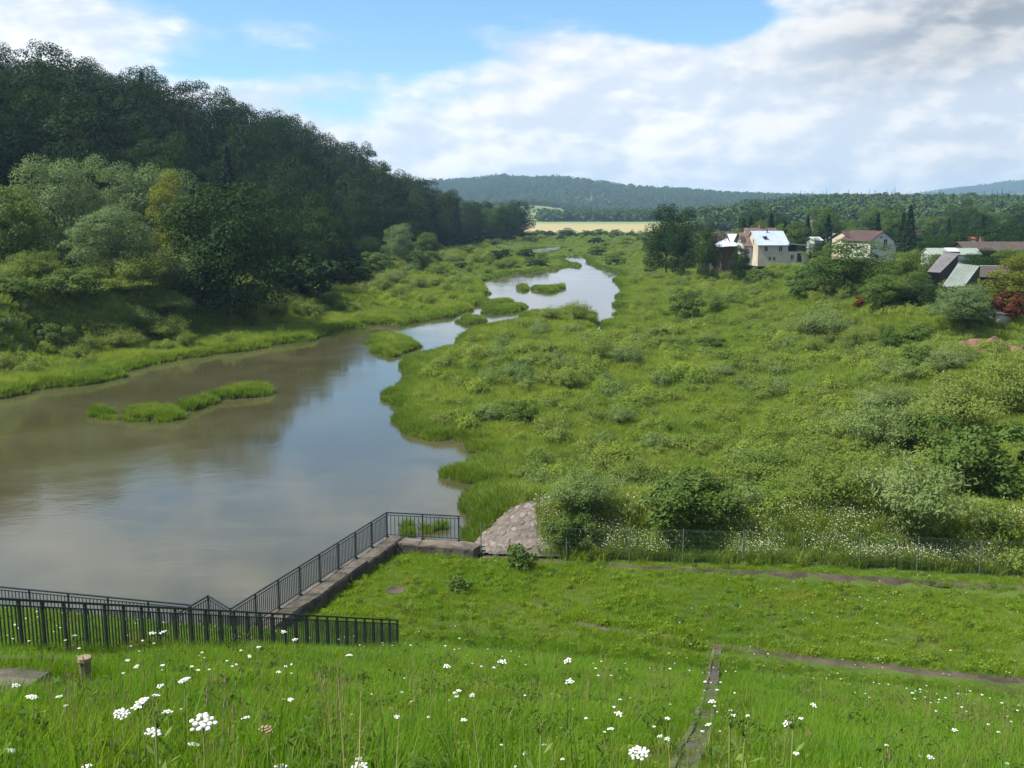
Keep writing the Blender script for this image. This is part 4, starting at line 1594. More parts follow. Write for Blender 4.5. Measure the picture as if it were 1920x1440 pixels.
def build_grass():
    r = np.random.default_rng(11)
    # --- slope
    T = [tuft_mesh(s, 80, .09, .30, .0065, .22, .65, L_SLOPE) for s in (1, 2, 3)] + [tuft_mesh(4, 80, .05, .17, .008, .24, .9, L_SLOPE), tuft_mesh(5, 8, .25, .5, .005, .16, .3, L_STRAW), bushy_mesh(6, 90, L_LAWN, .16, .16, .055, .032, 6, .9), bushy_mesh(7, 70, L_GREEN, .22, .2, .08, .035, 6, .9), tuft_mesh(8, 40, .05, .15, .007, .22, 1.2, L_STRAW)]
    N = 60000
    y = r.uniform(2.0, 34, N)
    x = r.uniform(-24, 24, N)
    u = dam_u(x, y)
    k = in_view(x, y, 4) & (u > 3.0) & (u < 32.0)
    x, y = x[k], y[k]
    k = (seg_dist(x, y, DRAIN_XY) > .10 + .10 * r.uniform(-1, 1, len(x))) & (seg_dist(x, y, PATH_XY) > .16 + .16 * r.uniform(size=len(x))) & (seg_dist(x, y, SLAB_XY) > 1.3) & (np.hypot(x - STUMP[0], y - STUMP[1] + .35) > .55) & (seg_dist(x, y, WALL_XY) > .55) & (wdist(x, y) > .1)
    x, y = x[k], y[k]
    z = H(x, y)
    nz = .55 * fbm(x / 1.3, y / 1.3, 31) + .45 * fbm(x / 4.5, y / 4.5, 32)
    nz = np.clip((nz - .5) * 1.7 + .5, .02, 1.1)
    sc = (.55 + .95 * nz) * (.16 + .84 * sst(.2, 1.5, seg_dist(x, y, PATH_XY))) * (.5 + .5 * sst(.2, .9, seg_dist(x, y, DRAIN_XY)))
    # tall fringe along the drain and in front of the stair railing
    sd = seg_dist(x, y, [STAIR[0][:2], STAIR[1][:2]])
    sc = sc * np.where((x > -9.5) & (sd < 1.2), .85, 1)
    q = r.uniform(size=len(x))
    ix = np.where(nz < .36, 3, r.integers(0, 3, len(x)))
    ix = np.where(q < .02, 4, np.where(q < .10, 5, np.where(q < .13, 6, np.where((q < .22) & (nz < .42), 7, ix))))
    scatter('slope_grass', np.stack([x, y, z], 1), r.uniform(0, 6.28, len(x)), sc, ix, T, 'lush bright green grass on the dam slope')
    # --- lawn
    T = [tuft_mesh(s, 56, .05, .18, .012, .24, .8, L_LAWN) for s in (11, 12)] + [tuft_mesh(13, 30, .14, .34, .010, .16, .4, L_LAWN), bushy_mesh(14, 120, L_LAWN, .18, .2, .06, .04, 6, .9), bushy_mesh(15, 90, L_GREEN, .22, .2, .08, .045, 6, .9)]
    N = 30000
    y = r.uniform(28, 46, N)
    x = r.uniform(-12, 30, N)
    k = in_view(x, y, 4) & (dam_u(x, y) > 31.4) & (y < fence_y(x) - .02)
    x, y = x[k], y[k]
    k = (seg_dist(x, y, PATH_XY) > .16 + .16 * r.uniform(size=len(x))) & (seg_dist(x, y, STRIP_XY) > .03 + .2 * r.uniform(size=len(x))) & (seg_dist(x, y, WALL_XY) > .75) & (wdist(x, y) > .3) & (np.hypot(x - BARE[0], y - BARE[1]) > .5)
    # inside of the basin corner only
    cx = np.interp(y, [B4[1] - 4, B4[1], B5[1]], [B4[0] - 1.2, B4[0], B5[0]])
    k &= x > cx + .7
    x, y = x[k], y[k]
    nz = fbm(x / 1.2, y / 1.2, 37)
    ps = seg_dist(x, y, PATH_XY)
    sc = (.45 + .8 * nz) * np.where(dam_u(x, y) > 32.6, 1 + .5 * (1 - sst(.3, 1.0, ps)), .16 + .84 * sst(.2, 1.5, ps))
    scatter('lawn_grass', np.stack([x, y, H(x, y)], 1), r.uniform(0, 6.28, len(x)), sc, r.choice(5, len(x), p=[.42, .42, .10, .05, .01]), T, 'short uneven grass of the lawn at the foot of the dam')
    # --- marsh meadow on both banks
    T = [tuft_mesh(s, 60, .22, .70, .030, .40, .75, L_MARSH) for s in (21, 22, 23)] + [shrub_mesh(24, 1000, L_SHRUB, 1.0, .8, .11, .045, 22), bushy_mesh(25, 900, L_MARSH, .85, .7, .11, .06, 9, .8), shrub_mesh(26, 1000, L_SILVER, 1.1, .8, .11, .042, 22)]
    X, Y, S = [], [], []
    for (y0, y1, x0, x1, N, s) in ((38, 75, -50, 50, 36000, .95), (75, 130, -90, 80, 34000, 1.15), (130, 220, -70, 130, 36000, 1.3), (220, 340, -60, 200, 32000, 1.4), (340, 600, -40, 340, 32000, 1.7)):
        yy = r.uniform(y0, y1, N)
        xx = r.uniform(x0, x1, N)
        X.append(xx)
        Y.append(yy)
        S.append(np.full(N, s))
    x, y, s = (np.concatenate(a) for a in (X, Y, S))
    k = in_view(x, y, 8) & ((y > fence_y(x) + .15) | ((x < -3) & ((y > 44.6) | (x < -14)))) & ~((x < 2.2) & (x > -3.2) & (y < 43.3 + (x + 2.1) * .5))
    x, y, s = x[k], y[k], s[k]
    wd = wdist(x, y)
    xb = np.interp(y, [60, 110, 140, 160, 200, 258, 384, 465, 510, 560], [-130, -98, -66, -50, -43, -40, -25, -4, 2, 2])
    k = (wd > .12) & (x > xb - 6)
    x, y, s, wd = x[k], y[k], s[k], wd[k]
    z = H(x, y, wd)
    nz = fbm(x / 3.5, y / 3.5, 41)
    big = fbm(x / 14, y / 14, 43)
    sc = s * (.45 + .65 * nz + .35 * big) * np.where(y > 220, .35 + .65 * sst(0, 30, wd), .75 + .25 * sst(0, 3, wd))
    q = r.uniform(size=len(x))
    lump = fbm(x / 5, y / 5, 47)
    ix = np.where((wd > 2.0) & (q < .02 + .24 * sst(.50, .68, lump) * sst(4, 18, wd)), 3 + r.choice(3, len(x), p=[.46, .46, .08]), r.integers(0, 3, len(x)))
    sc = np.where(ix > 2, sc * r.uniform(.7, 1.5, len(x)), sc)
    scatter('marsh_grass', np.stack([x, y, z], 1), r.uniform(0, 6.28, len(x)), sc, ix, T, 'tall yellowish green marsh grass covering both banks')
    # --- bright fringe on the water's edge and the islets
    T = [tuft_mesh(s, 40, .25, .62, .034, .26, .5, L_SHORE) for s in (31, 32)]
    X, Y, S = [], [], []
    for (y0, y1, x0, x1, N, s) in ((42, 110, -75, 12, 120000, .85), (110, 190, -45, 30, 60000, .9), (190, 420, -30, 60, 60000, .9)):
        X.append(r.uniform(x0, x1, N))
        Y.append(r.uniform(y0, y1, N))
        S.append(np.full(N, s))
    x, y, s = (np.concatenate(a) for a in (X, Y, S))
    k = in_view(x, y, 6) & ~((x > -2.6) & (x < 2.5) & (y < 43.3 + (x + 2.1) * .5))
    x, y, s = x[k], y[k], s[k]
    wd = wdist(x, y)
    k = (wd > -.10) & (wd < 1.5)
    x, y, s, wd = x[k], y[k], s[k], wd[k]
    z = np.maximum(H(x, y, wd), -.05)
    sc = s * (.6 + .9 * fbm(x / 2, y / 2, 45))
    scatter('shore_grass', np.stack([x, y, z], 1), r.uniform(0, 6.28, len(x)), sc, r.integers(0, 2, len(x)), T, 'bright sedge fringe along the river edge and on the islets')


def build_far_woods():
    r = np.random.default_rng(5)
    P = []
    for s in (1, 2, 3):
        q = np.random.default_rng(60 + s)
        C, R_ = lobes_for(q, 11, (4.6, 4.6, 5.8), 7.5, 2.3)
        P.append(mesh_leaves('crown', [cloud(q, C, R_, 520, 1.7, 1.1, (0, 0, 6))], L_FAR))
    P.append(spruce_kind(9, 17, 3.0, 420)[0])
    X, Y, S = [], [], []

    def add(x, y, s):
        X.append(x)
        Y.append(y)
        S.append(s)
    # blue hills
    n = 15000
    x = r.uniform(-900, 2300, n)
    y = r.uniform(1880, 3200, n)
    k = (np.abs(x) < y * .6)
    add(x[k], y[k], r.uniform(.7, 1.6, k.sum()))
    # wood right of the village
    n = 5200
    y = 600 + 500 * r.uniform(0, 1, n) ** 1.3
    x = r.uniform(110, 760, n)
    k = (x > 125 + (y - 600) * .27 - 20 * vnoise(y / 40, y * 0, 4)) & (x < y * .62)
    add(x[k], y[k], r.uniform(.55, 1.4, k.sum()))
    # tree line behind the straw field
    n = 700
    x = r.uniform(30, 420, n)
    y = 1075 + r.uniform(0, 110, n) + 25 * vnoise(x / 60, x * 0, 3)
    k = vnoise(x / 35, y / 60, 12) > .25
    add(x[k], y[k], r.uniform(.7, 1.15, k.sum()))
    n = 500
    x = r.uniform(-60, 330, n)
    y = 1640 + r.uniform(0, 160, n)
    add(x, y, r.uniform(.6, 1.0, n))
    n = 60
    x = r.uniform(-60, 120, n)
    y = r.uniform(1230, 1600, n)
    add(x, y, r.uniform(.4, .8, n))
    # last ridge
    n = 3500
    x = r.uniform(700, 3200, n)
    y = r.uniform(5000, 5600, n)
    add(x, y, r.uniform(1.2, 1.8, n))
    x, y, s = (np.concatenate(a) for a in (X, Y, S))
    ix = np.where(r.uniform(size=len(x)) < .16, 3, r.integers(0, 3, len(x)))
    scatter('far_woods', np.stack([x, y, H(x, y) - .8], 1), r.uniform(0, 6.28, len(x)), s, ix, P, 'distant woods on the blue hills and behind the fields')
    # undergrowth of the wooded hillside
    U = [bushy_mesh(70, 700, L_FOREST, 3.2, 2.3, .55, .34), bushy_mesh(71, 700, L_DARK, 3.6, 2.2, .55, .34)]
    n = 3800
    y = r.uniform(100, 560, n)
    t = r.uniform(-.03, 1.2, n)
    xb = np.interp(y, [60, 110, 140, 160, 200, 258, 384, 465, 510, 560], [-130, -98, -66, -50, -43, -40, -25, -4, 2, 2])
    x = xb - t * 70
    k = in_view(x, y, 20) & (x > -170)
    x, y = x[k], y[k]
    scatter('hillside_undergrowth', np.stack([x, y, H(x, y) - .3], 1), r.uniform(0, 6.28, len(x)), r.uniform(.7, 1.6, len(x)), r.integers(0, 2, len(x)), U, 'dark undergrowth below the trees of the wooded hillside')


# ------------------------------------------------------------------ trees and shrubs one by one
def plant_tree(kind, name, x, y, z, sc, wide, label, group=None, rz=None):
    cr, tk = kind
    root = empty(name, (x, y, z), random.uniform(0, 6.28) if rz is None else rz, label, 'tree', group)
    root.scale = (sc * wide, sc * wide, sc)
    c = link('crown', cr, None, root)
    t = link('trunk', tk, None, root)
    return root


def build_trees():
    r = np.random.default_rng(21)
    F = [tree_kind(100 + s, 7000, .37, .26, (4.6, 4.6, 6.4), 8.6, 28, 2.2, L_FOREST, 15) for s in range(3)]
    F.append(tree_kind(104, 7000, .36, .25, (4.0, 4.0, 7.0), 9.0, 28, 1.9, L_DARK, 16))
    # hillside wood: jittered grid between its lower edge and the crest
    pts = []
    yv = 112.0
    while yv < 545:
        xb = float(np.interp(yv, [60, 110, 140, 160, 200, 258, 384, 465, 510, 560], [-130, -98, -66, -50, -43, -40, -25, -4, 2, 2]))
        xr = float(np.interp(yv, [100, 230, 255, 280, 320, 340, 360, 400, 440, 490, 530, 570], [-190, -122, -108, -91, -75, -61, -53, -46, -34, -20, -8, -8]))
        st = 9.0 + yv * .006
        xx = xb + r.uniform(-2, 2)
        while xx > xr - 10:
            X, Y = xx + r.uniform(-2.6, 2.6), yv + r.uniform(-3, 3)
            if abs(X) < Y * .54 + 3 and X > -165 and (Y > 150 or X < -75):
                pts.append((X, Y))
            xx -= st
        yv += st * .98
    pts.sort(key=lambda p: p[1])
    print('FOREST', len(pts))
    lab = 'dark broadleaf tree in the wood covering the hillside left of the river'
    lab2 = 'tall dark spruce among the broadleaf trees of the left hillside wood'
    SP = [spruce_kind(200 + s) for s in range(2)]
    for i, (x, y) in enumerate(pts[:292]):
        z = hz(x, y) - .3
        crest = 1.0
        if r.uniform() < .07:
            plant_tree(SP[i % 2], 'spruce', x, y, z, r.uniform(1.1, 1.35), 1.2, lab2, 'trees of the hillside wood')
        else:
            plant_tree(F[r.integers(4)], 'broadleaf_tree', x, y, z, r.uniform(.72, 1.28), r.uniform(.85, 1.2), lab, 'trees of the hillside wood')

    W = [tree_kind(120 + s, 20000, .29, .12, (4.7, 4.7, 6.6), 7.8, 40, 1.7, L_WILLOW, 13.0, droop=.3, rnd=.55, zmin=1.0) for s in range(2)]
    G = [tree_kind(130 + s, 15000, .28, .19, (4.5, 4.5, 5.7), 6.4, 36, 1.8, L_GREEN, 11.0, zmin=.8) for s in range(2)]
    D = [tree_kind(140 + s, 16000, .29, .20, (4.9, 4.9, 6.3), 6.9, 36, 1.95, L_DARK, 12.0, zmin=.8) for s in range(2)]
    YG = tree_kind(150, 13000, .28, .19, (3.5, 3.5, 6.0), 7.0, 30, 1.55, L_YELLOW, 11.5, zmin=1.0)
    # (kind, nominal height, nominal width, px, depth, top py, width px, name, label)
    T = [
        (W[0], 14.6, 10.5, 112, 133, 284, 165, 'willow_tree', 'tallest grey green willow behind the left terrace, with a domed crown'),
        (W[1], 14.6, 10.5, 212, 137, 300, 130, 'willow_tree', 'grey green willow standing just right of the tallest willow on the left bank'),
        (W[0], 14.6, 10.5, 300, 140, 303, 170, 'willow_tree', 'broad pale willow behind the yellow green tree on the left bank'),
        (G[0], 12.6, 10, 22, 124, 332, 140, 'broadleaf_tree', 'yellowish leafy tree at the left end of the willow row'),
        (YG, 13.4, 8, 325, 128, 330, 90, 'broadleaf_tree', 'narrow yellow green tree between two willows on the left bank'),
        (W[1], 14.6, 10.5, 208, 117, 388, 160, 'willow_tree', 'lower round bright willow in front of the tall willows'),
        (D[0], 13.6, 11, 425, 124, 336, 225, 'broadleaf_tree', 'large dark spreading tree at the right end of the willow row'),
        (D[1], 13.6, 11, 515, 150, 372, 150, 'broadleaf_tree', 'dull dark tree behind the large dark spreading tree'),
        (D[1], 13.6, 11, 600, 175, 372, 120, 'broadleaf_tree', 'dark tree at the foot of the hillside wood above the marsh bank'),
        (W[0], 14.6, 10.5, 748, 232, 415, 66, 'willow_tree', 'small rounded willow alone below the hillside wood'),
        (D[0], 13.6, 11, 690, 236, 440, 70, 'broadleaf_tree', 'low dark tree left of the small rounded willow'),
        (G[0], 12.6, 10, 800, 270, 430, 54, 'broadleaf_tree', 'small green tree right of the lone rounded willow'),
        (G[1], 12.6, 10, 925, 440, 388, 44, 'broadleaf_tree', 'light green tree at the very tip of the wooded hillside'),
        (D[1], 13.6, 11, 950, 455, 404, 36, 'broadleaf_tree', 'last dark tree where the hillside wood meets the far meadow'),
        (G[1], 12.6, 10, 60, 112, 470, 90, 'broadleaf_tree', 'low leafy tree under the tallest willow'),
        # right bank
        (D[0], 13.6, 11, 1250, 226, 379, 88, 'broadleaf_tree', 'tall broad tree left of the village with the highest crown there'),
        (D[1], 13.6, 11, 1283, 218, 398, 70, 'broadleaf_tree', 'rounded dark tree leaning on the tall broad tree left of the village'),
        (D[0], 13.6, 11, 1330, 208, 420, 52, 'broadleaf_tree', 'dark tree beside the brown barn and white roofed shed'),
        (D[1], 13.6, 11, 1390, 196, 450, 40, 'broadleaf_tree', 'small dark tree in front of the white roofed shed'),
        (G[1], 12.6, 10, 1588, 146, 450, 158, 'broadleaf_tree', 'big round olive green tree before the white gable house'),
        (G[0], 12.6, 10, 1660, 124, 508, 95, 'broadleaf_tree', 'green garden tree at the left of the dark hedge row'),
        (D[0], 13.6, 11, 1715, 124, 528, 92, 'broadleaf_tree', 'dark tree in the hedge row above the bright grass bank'),
        (D[1], 13.6, 11, 1752, 128, 528, 60, 'broadleaf_tree', 'dark tree at the right end of the hedge row below the green roof'),
        (W[0], 14.6, 10.5, 1812, 109, 530, 125, 'willow_tree', 'round willow with bare lower stems above the earth heap'),
        (YG, 13.4, 8, 1915, 112, 480, 120, 'broadleaf_tree', 'bright yellow green tree at the right by the brown roofed shed'),
        (D[0], 13.6, 11, 1868, 121, 520, 90, 'broadleaf_tree', 'dark tree behind the red leaved shrub'),
        (G[1], 12.6, 10, 1705, 160, 470, 90, 'broadleaf_tree', 'orchard tree right of the white gable house'),
        (D[1], 13.6, 11, 1840, 160, 470, 80, 'broadleaf_tree', 'dark orchard tree behind the green roofed shed'),
        (G[0], 12.6, 10, 1900, 168, 462, 90, 'broadleaf_tree', 'leafy tree in front of the long dark barn'),
        (D[1], 13.6, 11, 1533, 232, 449, 46, 'broadleaf_tree', 'low dark tree in front of the pale hut'),
        (G[1], 12.6, 10, 1757, 166, 476, 54, 'broadleaf_tree', 'green tree before the left end of the pale greenhouse'),
        (D[0], 13.6, 11, 1830, 165, 474, 60, 'broadleaf_tree', 'dark tree before the right end of the pale greenhouse'),
        (G[0], 12.6, 10, 1722, 142, 505, 60, 'broadleaf_tree', 'round garden tree left of the grey shed'),
        (G[0], 12.6, 10, 1490, 240, 408, 50, 'broadleaf_tree', 'rounded tree behind the cream house roof'),
        (D[0], 13.6, 11, 1750, 205, 440, 70, 'broadleaf_tree', 'dark tree left of the pale greenhouse'),
        (D[1], 13.6, 11, 1795, 215, 425, 80, 'broadleaf_tree', 'dark tree above the pale greenhouse'),
        (D[0], 13.6, 11, 1870, 225, 418, 90, 'broadleaf_tree', 'dark tree above the long barn roof'),
        (D[1], 13.6, 11, 1940, 215, 410, 110, 'broadleaf_tree', 'dark tree cut by the right edge above the long barn'),
        (G[1], 12.6, 10, 1600, 300, 425, 60, 'broadleaf_tree', 'tree behind the red roofed cream house'),
        (G[0], 12.6, 10, 1560, 320, 415, 40, 'broadleaf_tree', 'pale green birch like tree behind the grey outbuilding'),
        (D[0], 13.6, 11, 1725, 260, 430, 60, 'broadleaf_tree', 'dark tree behind the orchard right of the white gable house'),
        (G[0], 12.6, 10, 1385, 255, 425, 36, 'broadleaf_tree', 'light tree between the dark barn and the brown roof'),
        (G[1], 12.6, 10, 1425, 260, 412, 44, 'broadleaf_tree', 'tree rising behind the brown roofed rear block'),
        (D[1], 13.6, 11, 1062, 545, 428, 42, 'broadleaf_tree', 'rounded dark bush tree in the hedge before the straw field'),
        (D[0], 13.6, 11, 1108, 560, 433, 26, 'broadleaf_tree', 'smaller dark hedge tree right of the rounded one before the field'),
        (G[1], 12.6, 10, 1135, 565, 432, 10, 'broadleaf_tree', 'thin hedge tree alone before the straw field'),
        (D[1], 13.6, 11, 1184, 550, 431, 12, 'broadleaf_tree', 'small hedge tree near the tall broad village tree'),
        (D[0], 13.6, 11, 1033, 540, 434, 20, 'broadleaf_tree', 'low round tree left of the rounded hedge tree before the field'),
        (D[1], 13.6, 11, 990, 530, 434, 30, 'broadleaf_tree', 'low dark tree at the left end of the field hedge'),
        (G[1], 12.6, 10, 972, 1010, 400, 22, 'broadleaf_tree', 'lone far tree beside the tiny pink house'),
    ]
    for kind, hh, ww, px, dep, ty, wpx, nm, lab in T:
        x, y, z = at(px, dep)
        hgt = top_z(ty, dep) - z
        s = hgt / hh
        w = wpx * dep / FPX * 1.05 / (ww * s)
        plant_tree(kind, nm, x, y, z, s, w, lab)
    # trees between the village and the wood
    for i in range(44):
        dep = r.uniform(300, 520)
        px = r.uniform(1395, 1935)
        x, y, z = at(px, dep)
        k = [G[0], G[1], D[0], D[1]][r.integers(4)]
        s = r.uniform(.65, 1.1)
        plant_tree(k, 'broadleaf_tree', x, y, z - .3, s, r.uniform(.9, 1.2), 'broadleaf tree in the belt between the village roofs and the far wood', 'tree belt behind the village')
    # spruces of the village
    S = [(1405, 300, 402, 'spruce between the brown roof and the far wood'), (1428, 262, 404, 'spruce directly behind the brown roofed block'),
         (1443, 268, 398, 'pointed dark spruce rising highest behind the cream house'), (1512, 262, 404, 'dark spruce left of the pale hut'),
         (1550, 246, 400, 'full dark spruce right of the pale hut'), (1642, 262, 397, 'spruce peeping over the white gable house roof'),
         (1702, 250, 382, 'tallest dark spruce right of the white gable house'), (1392, 290, 408, 'small spruce above the white roofed shed'),
         (1775, 290, 408, 'spruce in the dark trees above the greenhouse'), (1690, 255, 396, 'slim spruce touching the tallest village spruce'),
         (1470, 275, 414, 'short spruce over the ridge of the pale blue roof'), (1838, 262, 402, 'spruce behind the orange red roof')]
    for i, (px, dep, ty, lab) in enumerate(S):
        x, y, z = at(px, dep)
        plant_tree(SP[i % 2], 'spruce', x, y, z, (top_z(ty, dep) - z) / 14.2, 1.35, lab)


MOUND = hit(1862, 664)


def build_shrubs():
    r = np.random.default_rng(33)
    A = [shrub_mesh(300 + s, 6500, L_SHRUB, 2.5, 1.6, .135, .045, 40) for s in range(3)]
    Bs = [shrub_mesh(310 + s, 7000, L_SILVER, 2.5, 1.5, .14, .042, 40) for s in range(2)]
    Cd = [bushy_mesh(320 + s, 5000, L_GREEN, 2.5, 1.6, .17, .10, 20, .55) for s in range(2)]
    Cr = bushy_mesh(330, 2200, L_RED, 2.5, 1.6, .25, .15)
    Fw = bushy_mesh(331, 1500, L_DARK, 2.5, 1.9, .34, .2)
    count = [0]

    def put(mesh, name, x, y, h, w, label, group=None, z=None):
        o = link(name, mesh)
        o.location = (x, y, (hz(x, y) if z is None else z) - .08)
        o.rotation_euler.z = random.uniform(0, 6.28)
        o.scale = (w / 3.2, w / 3.2, h / 2.5)
        count[0] += 1
        return tag(o, label, 'shrub', group)

    # named by what sets them apart: (mesh, px, base py, width px, top py, label)
    E = [
        (Cd[0], 1290, 978, 165, 885, 'dense dark green bush behind the middle of the wire fence'),
        (Bs[0], 1095, 965, 150, 868, 'silvery willow bush beside the stone embankment'),
        (A[0], 1185, 930, 130, 858, 'feathery green shrub between the silvery and the dense dark bush'),
        (Cd[1], 1072, 1035, 95, 965, 'small green bush just behind the left end of the wire fence'),
        (Bs[1], 1715, 1000, 250, 845, 'broad feathery willow bush behind the right half of the fence'),
        (A[1], 1560, 960, 190, 850, 'loose green shrub left of the broad feathery willow bush'),
        (Cd[0], 1860, 930, 200, 800, 'dark thicket shrub at the right above the fence end'),
        (A[2], 1440, 905, 170, 835, 'light shrub above the dense dark bush to its right'),
        (Bs[0], 1640, 850, 180, 745, 'grey green willow on the rise in the right thicket'),
        (A[0], 1800, 830, 200, 705, 'tall willow shrub on the rise below the earth heap'),
        (A[1], 1900, 780, 170, 655, 'tall shrub at the right edge below the earth heap'),
        (Cd[1], 1740, 860, 120, 780, 'dark bush in the hollow of the right thicket'),
        (Bs[1], 1545, 645, 105, 570, 'big rounded grey willow shrub on the marsh before the terrace'),
        (A[2], 1500, 640, 70, 590, 'light willow shrub left of the big rounded grey one'),
        (Cd[0], 1662, 672, 44, 612, 'narrow dark shrub at the foot of the bright bank'),
        (A[0], 1600, 660, 60, 612, 'leafy shrub right of the big rounded grey willow shrub'),
        (Cd[1], 1720, 650, 70, 612, 'weedy bush on the bright grass bank'),
        (Cr, 1886, 606, 58, 552, 'red leaved shrub beside the white hut'),
        (Cr, 1612, 580, 26, 556, 'dark purple red bush left of the garden tree'),
        (Cd[0], 975, 800, 62, 752, 'dark green bush on the right bank near the water'),
        (Cd[1], 898, 798, 60, 770, 'low dark bush at the water side left of the other dark one'),
        (Bs[0], 1178, 688, 72, 640, 'grey willow shrub in the middle of the marsh'),
        (A[1], 1120, 680, 80, 630, 'light willow shrub just left of the grey one in the marsh'),
        (A[2], 1005, 690, 76, 655, 'round shrub by the far river bend on the right bank'),
        (A[0], 1062, 735, 80, 690, 'feathery shrub in front of the marsh willows'),
        (Bs[1], 975, 720, 70, 672, 'pale grey shrub on the right bank'),
        (A[1], 1085, 604, 56, 562, 'bright bush on the spit before the pond'),
        (A[2], 1030, 602, 60, 572, 'wider low bush on the left of the spit before the pond'),
        (Cd[0], 1335, 658, 56, 632, 'round green bush in the open marsh'),
        (Cd[1], 1283, 600, 58, 548, 'round bush before the tall village tree'),
        (A[0], 1340, 585, 54, 548, 'round light bush right of the one before the village tree'),
        (Cd[0], 1432, 535, 60, 505, 'bush below the lawn of the cream house'),
        (Cd[1], 1500, 540, 42, 508, 'dark shrub left of the big round olive tree'),
        (A[1], 1560, 558, 40, 524, 'bright bush at the foot of the big round olive tree'),
        (Cd[0], 1455, 497, 26, 484, 'little garden bush at the cream house front'),
        (Cd[1], 1478, 498, 22, 485, 'second little garden bush nearer the wing door of the cream house'),
        (A[2], 468, 600, 90, 540, 'tall shrub on the left bank below the large dark tree'),
        (A[0], 525, 600, 70, 548, 'pointed light shrub right of the tall one on the left bank'),
        (Bs[0], 335, 545, 170, 450, 'big bushy willow shrub below the large dark spreading tree'),
        (A[2], 255, 540, 120, 470, 'tall light bush under the lower round bright willow'),
        (A[0], 60, 530, 130, 480, 'tall light bush below the tallest willow'),
        (A[1], 150, 560, 150, 515, 'light spreading bush along the terrace brow'),
        (Cd[0], 400, 560, 60, 505, 'dark shrub on the terrace edge'),
        (Cd[1], 135, 545, 110, 505, 'leafy bush on top of the left terrace'),
        (A[1], 195, 640, 90, 595, 'bush on the shaded face of the left terrace'),
        (Cd[0], 90, 650, 80, 605, 'low bush on the shaded terrace face near the picture edge'),
        (A[2], 240, 545, 120, 515, 'pale bush on the brow of the left terrace'),
        (Cd[1], 380, 545, 70, 500, 'tangle of green bush under the bushy low willow'),
        (Cd[0], 30, 560, 90, 520, 'bush at the left end of the terrace'),
        (A[0], 300, 585, 100, 555, 'weedy bush where the terrace face turns'),
        (Cd[1], 700, 520, 80, 475, 'dark bush at the marsh edge below the lone willow'),
        (Fw, 620, 545, 130, 480, 'dark bush mass under the hillside wood'),
        (Fw, 545, 560, 110, 480, 'dark shaded bush right of the large dark tree'),
        (Cd[0], 785, 505, 70, 470, 'green bush below the hillside wood toward the pond'),
    ]
    for mesh, px, py, w, ty, lab in E:
        x, y, z = hit(px, py)
        s = y / FPX
        h = max(.8, (top_z(ty, y) - z) * 1.02)
        put(mesh, 'willow_shrub' if 'willow' in lab else 'shrub', x, y, h, w * s * 1.06, lab, None, z)

    g = 'willow shrubs scattered over the marsh'
    lab = 'small rounded willow shrub among the marsh grass right of the river'
    # random ones on the right floodplain
    n = 0
    while n < 100:
        y = 46 + 200 * r.uniform() ** 1.4
        x = r.uniform(-2, 70)
        if abs(x) > y * .54 + 2 or y < fence_y(x) + 3.2:
            continue
        xt = np.interp(y, [0, 80, 104, 111, 143, 200, 273], [64, 60, 53, 39, 39, 46, 51])
        if x > xt + 3 or fbm(x / 9, y / 9, 77) < .46 - .12 * sst(15, 40, x) or float(wdist(x, y)[0]) < 6.0:
            continue
        if math.hypot(x - MOUND[0], (y - MOUND[1]) * .5) < 6:
            continue
        rt = sst(14, 42, x) * (1 - sst(90, 130, y))
        h = r.uniform(.9, 1.7) + 1.6 * rt * r.uniform(.4, 1) + (.5 if y > 120 else 0)
        m = [A[0], A[1], A[2], Bs[0], Bs[1], Cd[r.integers(2)]][r.choice(6, p=[.22, .22, .2, .13, .13, .1])]
        put(m, 'willow_shrub', x, y, h, h * r.uniform(1.2, 1.9), lab, g)
        n += 1
    n = 0
    lab = 'low rounded bush on the overgrown left bank below the wood'
    while n < 150:
        y = 84 + 190 * r.uniform() ** 1.2
        x = r.uniform(-85, 4)
        if abs(x) > y * .54 + 2:
            continue
        xb = np.interp(y, [60, 110, 140, 160, 200, 258, 384], [-130, -98, -66, -50, -43, -40, -25])
        if x < xb - 4 or x > np.interp(y, [30, 80, 130, 200, 290], [-25, -15, -4, 9, 14]) or float(wdist(x, y)[0]) < 4.0:
            continue
        h = r.uniform(1.0, 2.0) + (r.uniform(.3, 2.0) if float(wdist(x, y)[0]) > 8 else 0)
        put([A[0], A[1], A[2], Bs[0], A[1]][r.integers(5)], 'shrub', x, y, h, h * r.uniform(1.3, 2.1), lab, 'bushes on the left bank')
        n += 1
    n = 0
    lab = 'distant dark willow bush in the upper marsh beyond the pond'
    while n < 75:
        y = r.uniform(230, 520)
        x = r.uniform(-45, 120)
        if abs(x) > y * .5 or float(wdist(x, y)[0]) < 4.0:
            continue
        if x > np.interp(y, [200, 273, 400, 700], [46, 51, 70, 90]) + 6:
            continue
        h = r.uniform(1.6, 3.4)
        put([A[0], Cd[0], Cd[1], Fw][r.integers(4)], 'shrub', x, y, h, h * r.uniform(1.4, 2.4), lab, 'bushes of the upper marsh')
        n += 1
    lab = 'dark hedge bush in the row before the straw field'
    for i in range(46):
        x = -12 + i * 4.2 + r.uniform(-1.5, 1.5)
        y = 548 + r.uniform(-8, 8)
        h = r.uniform(1.8, 4.5)
        put([Cd[0], Cd[1], Fw][r.integers(3)], 'hedge_bush', x, y, h, h * 1.9, lab, 'hedge before the straw field')
    # garden greenery of the village
    n = 0
    lab = 'leafy garden bush among the village houses and sheds'
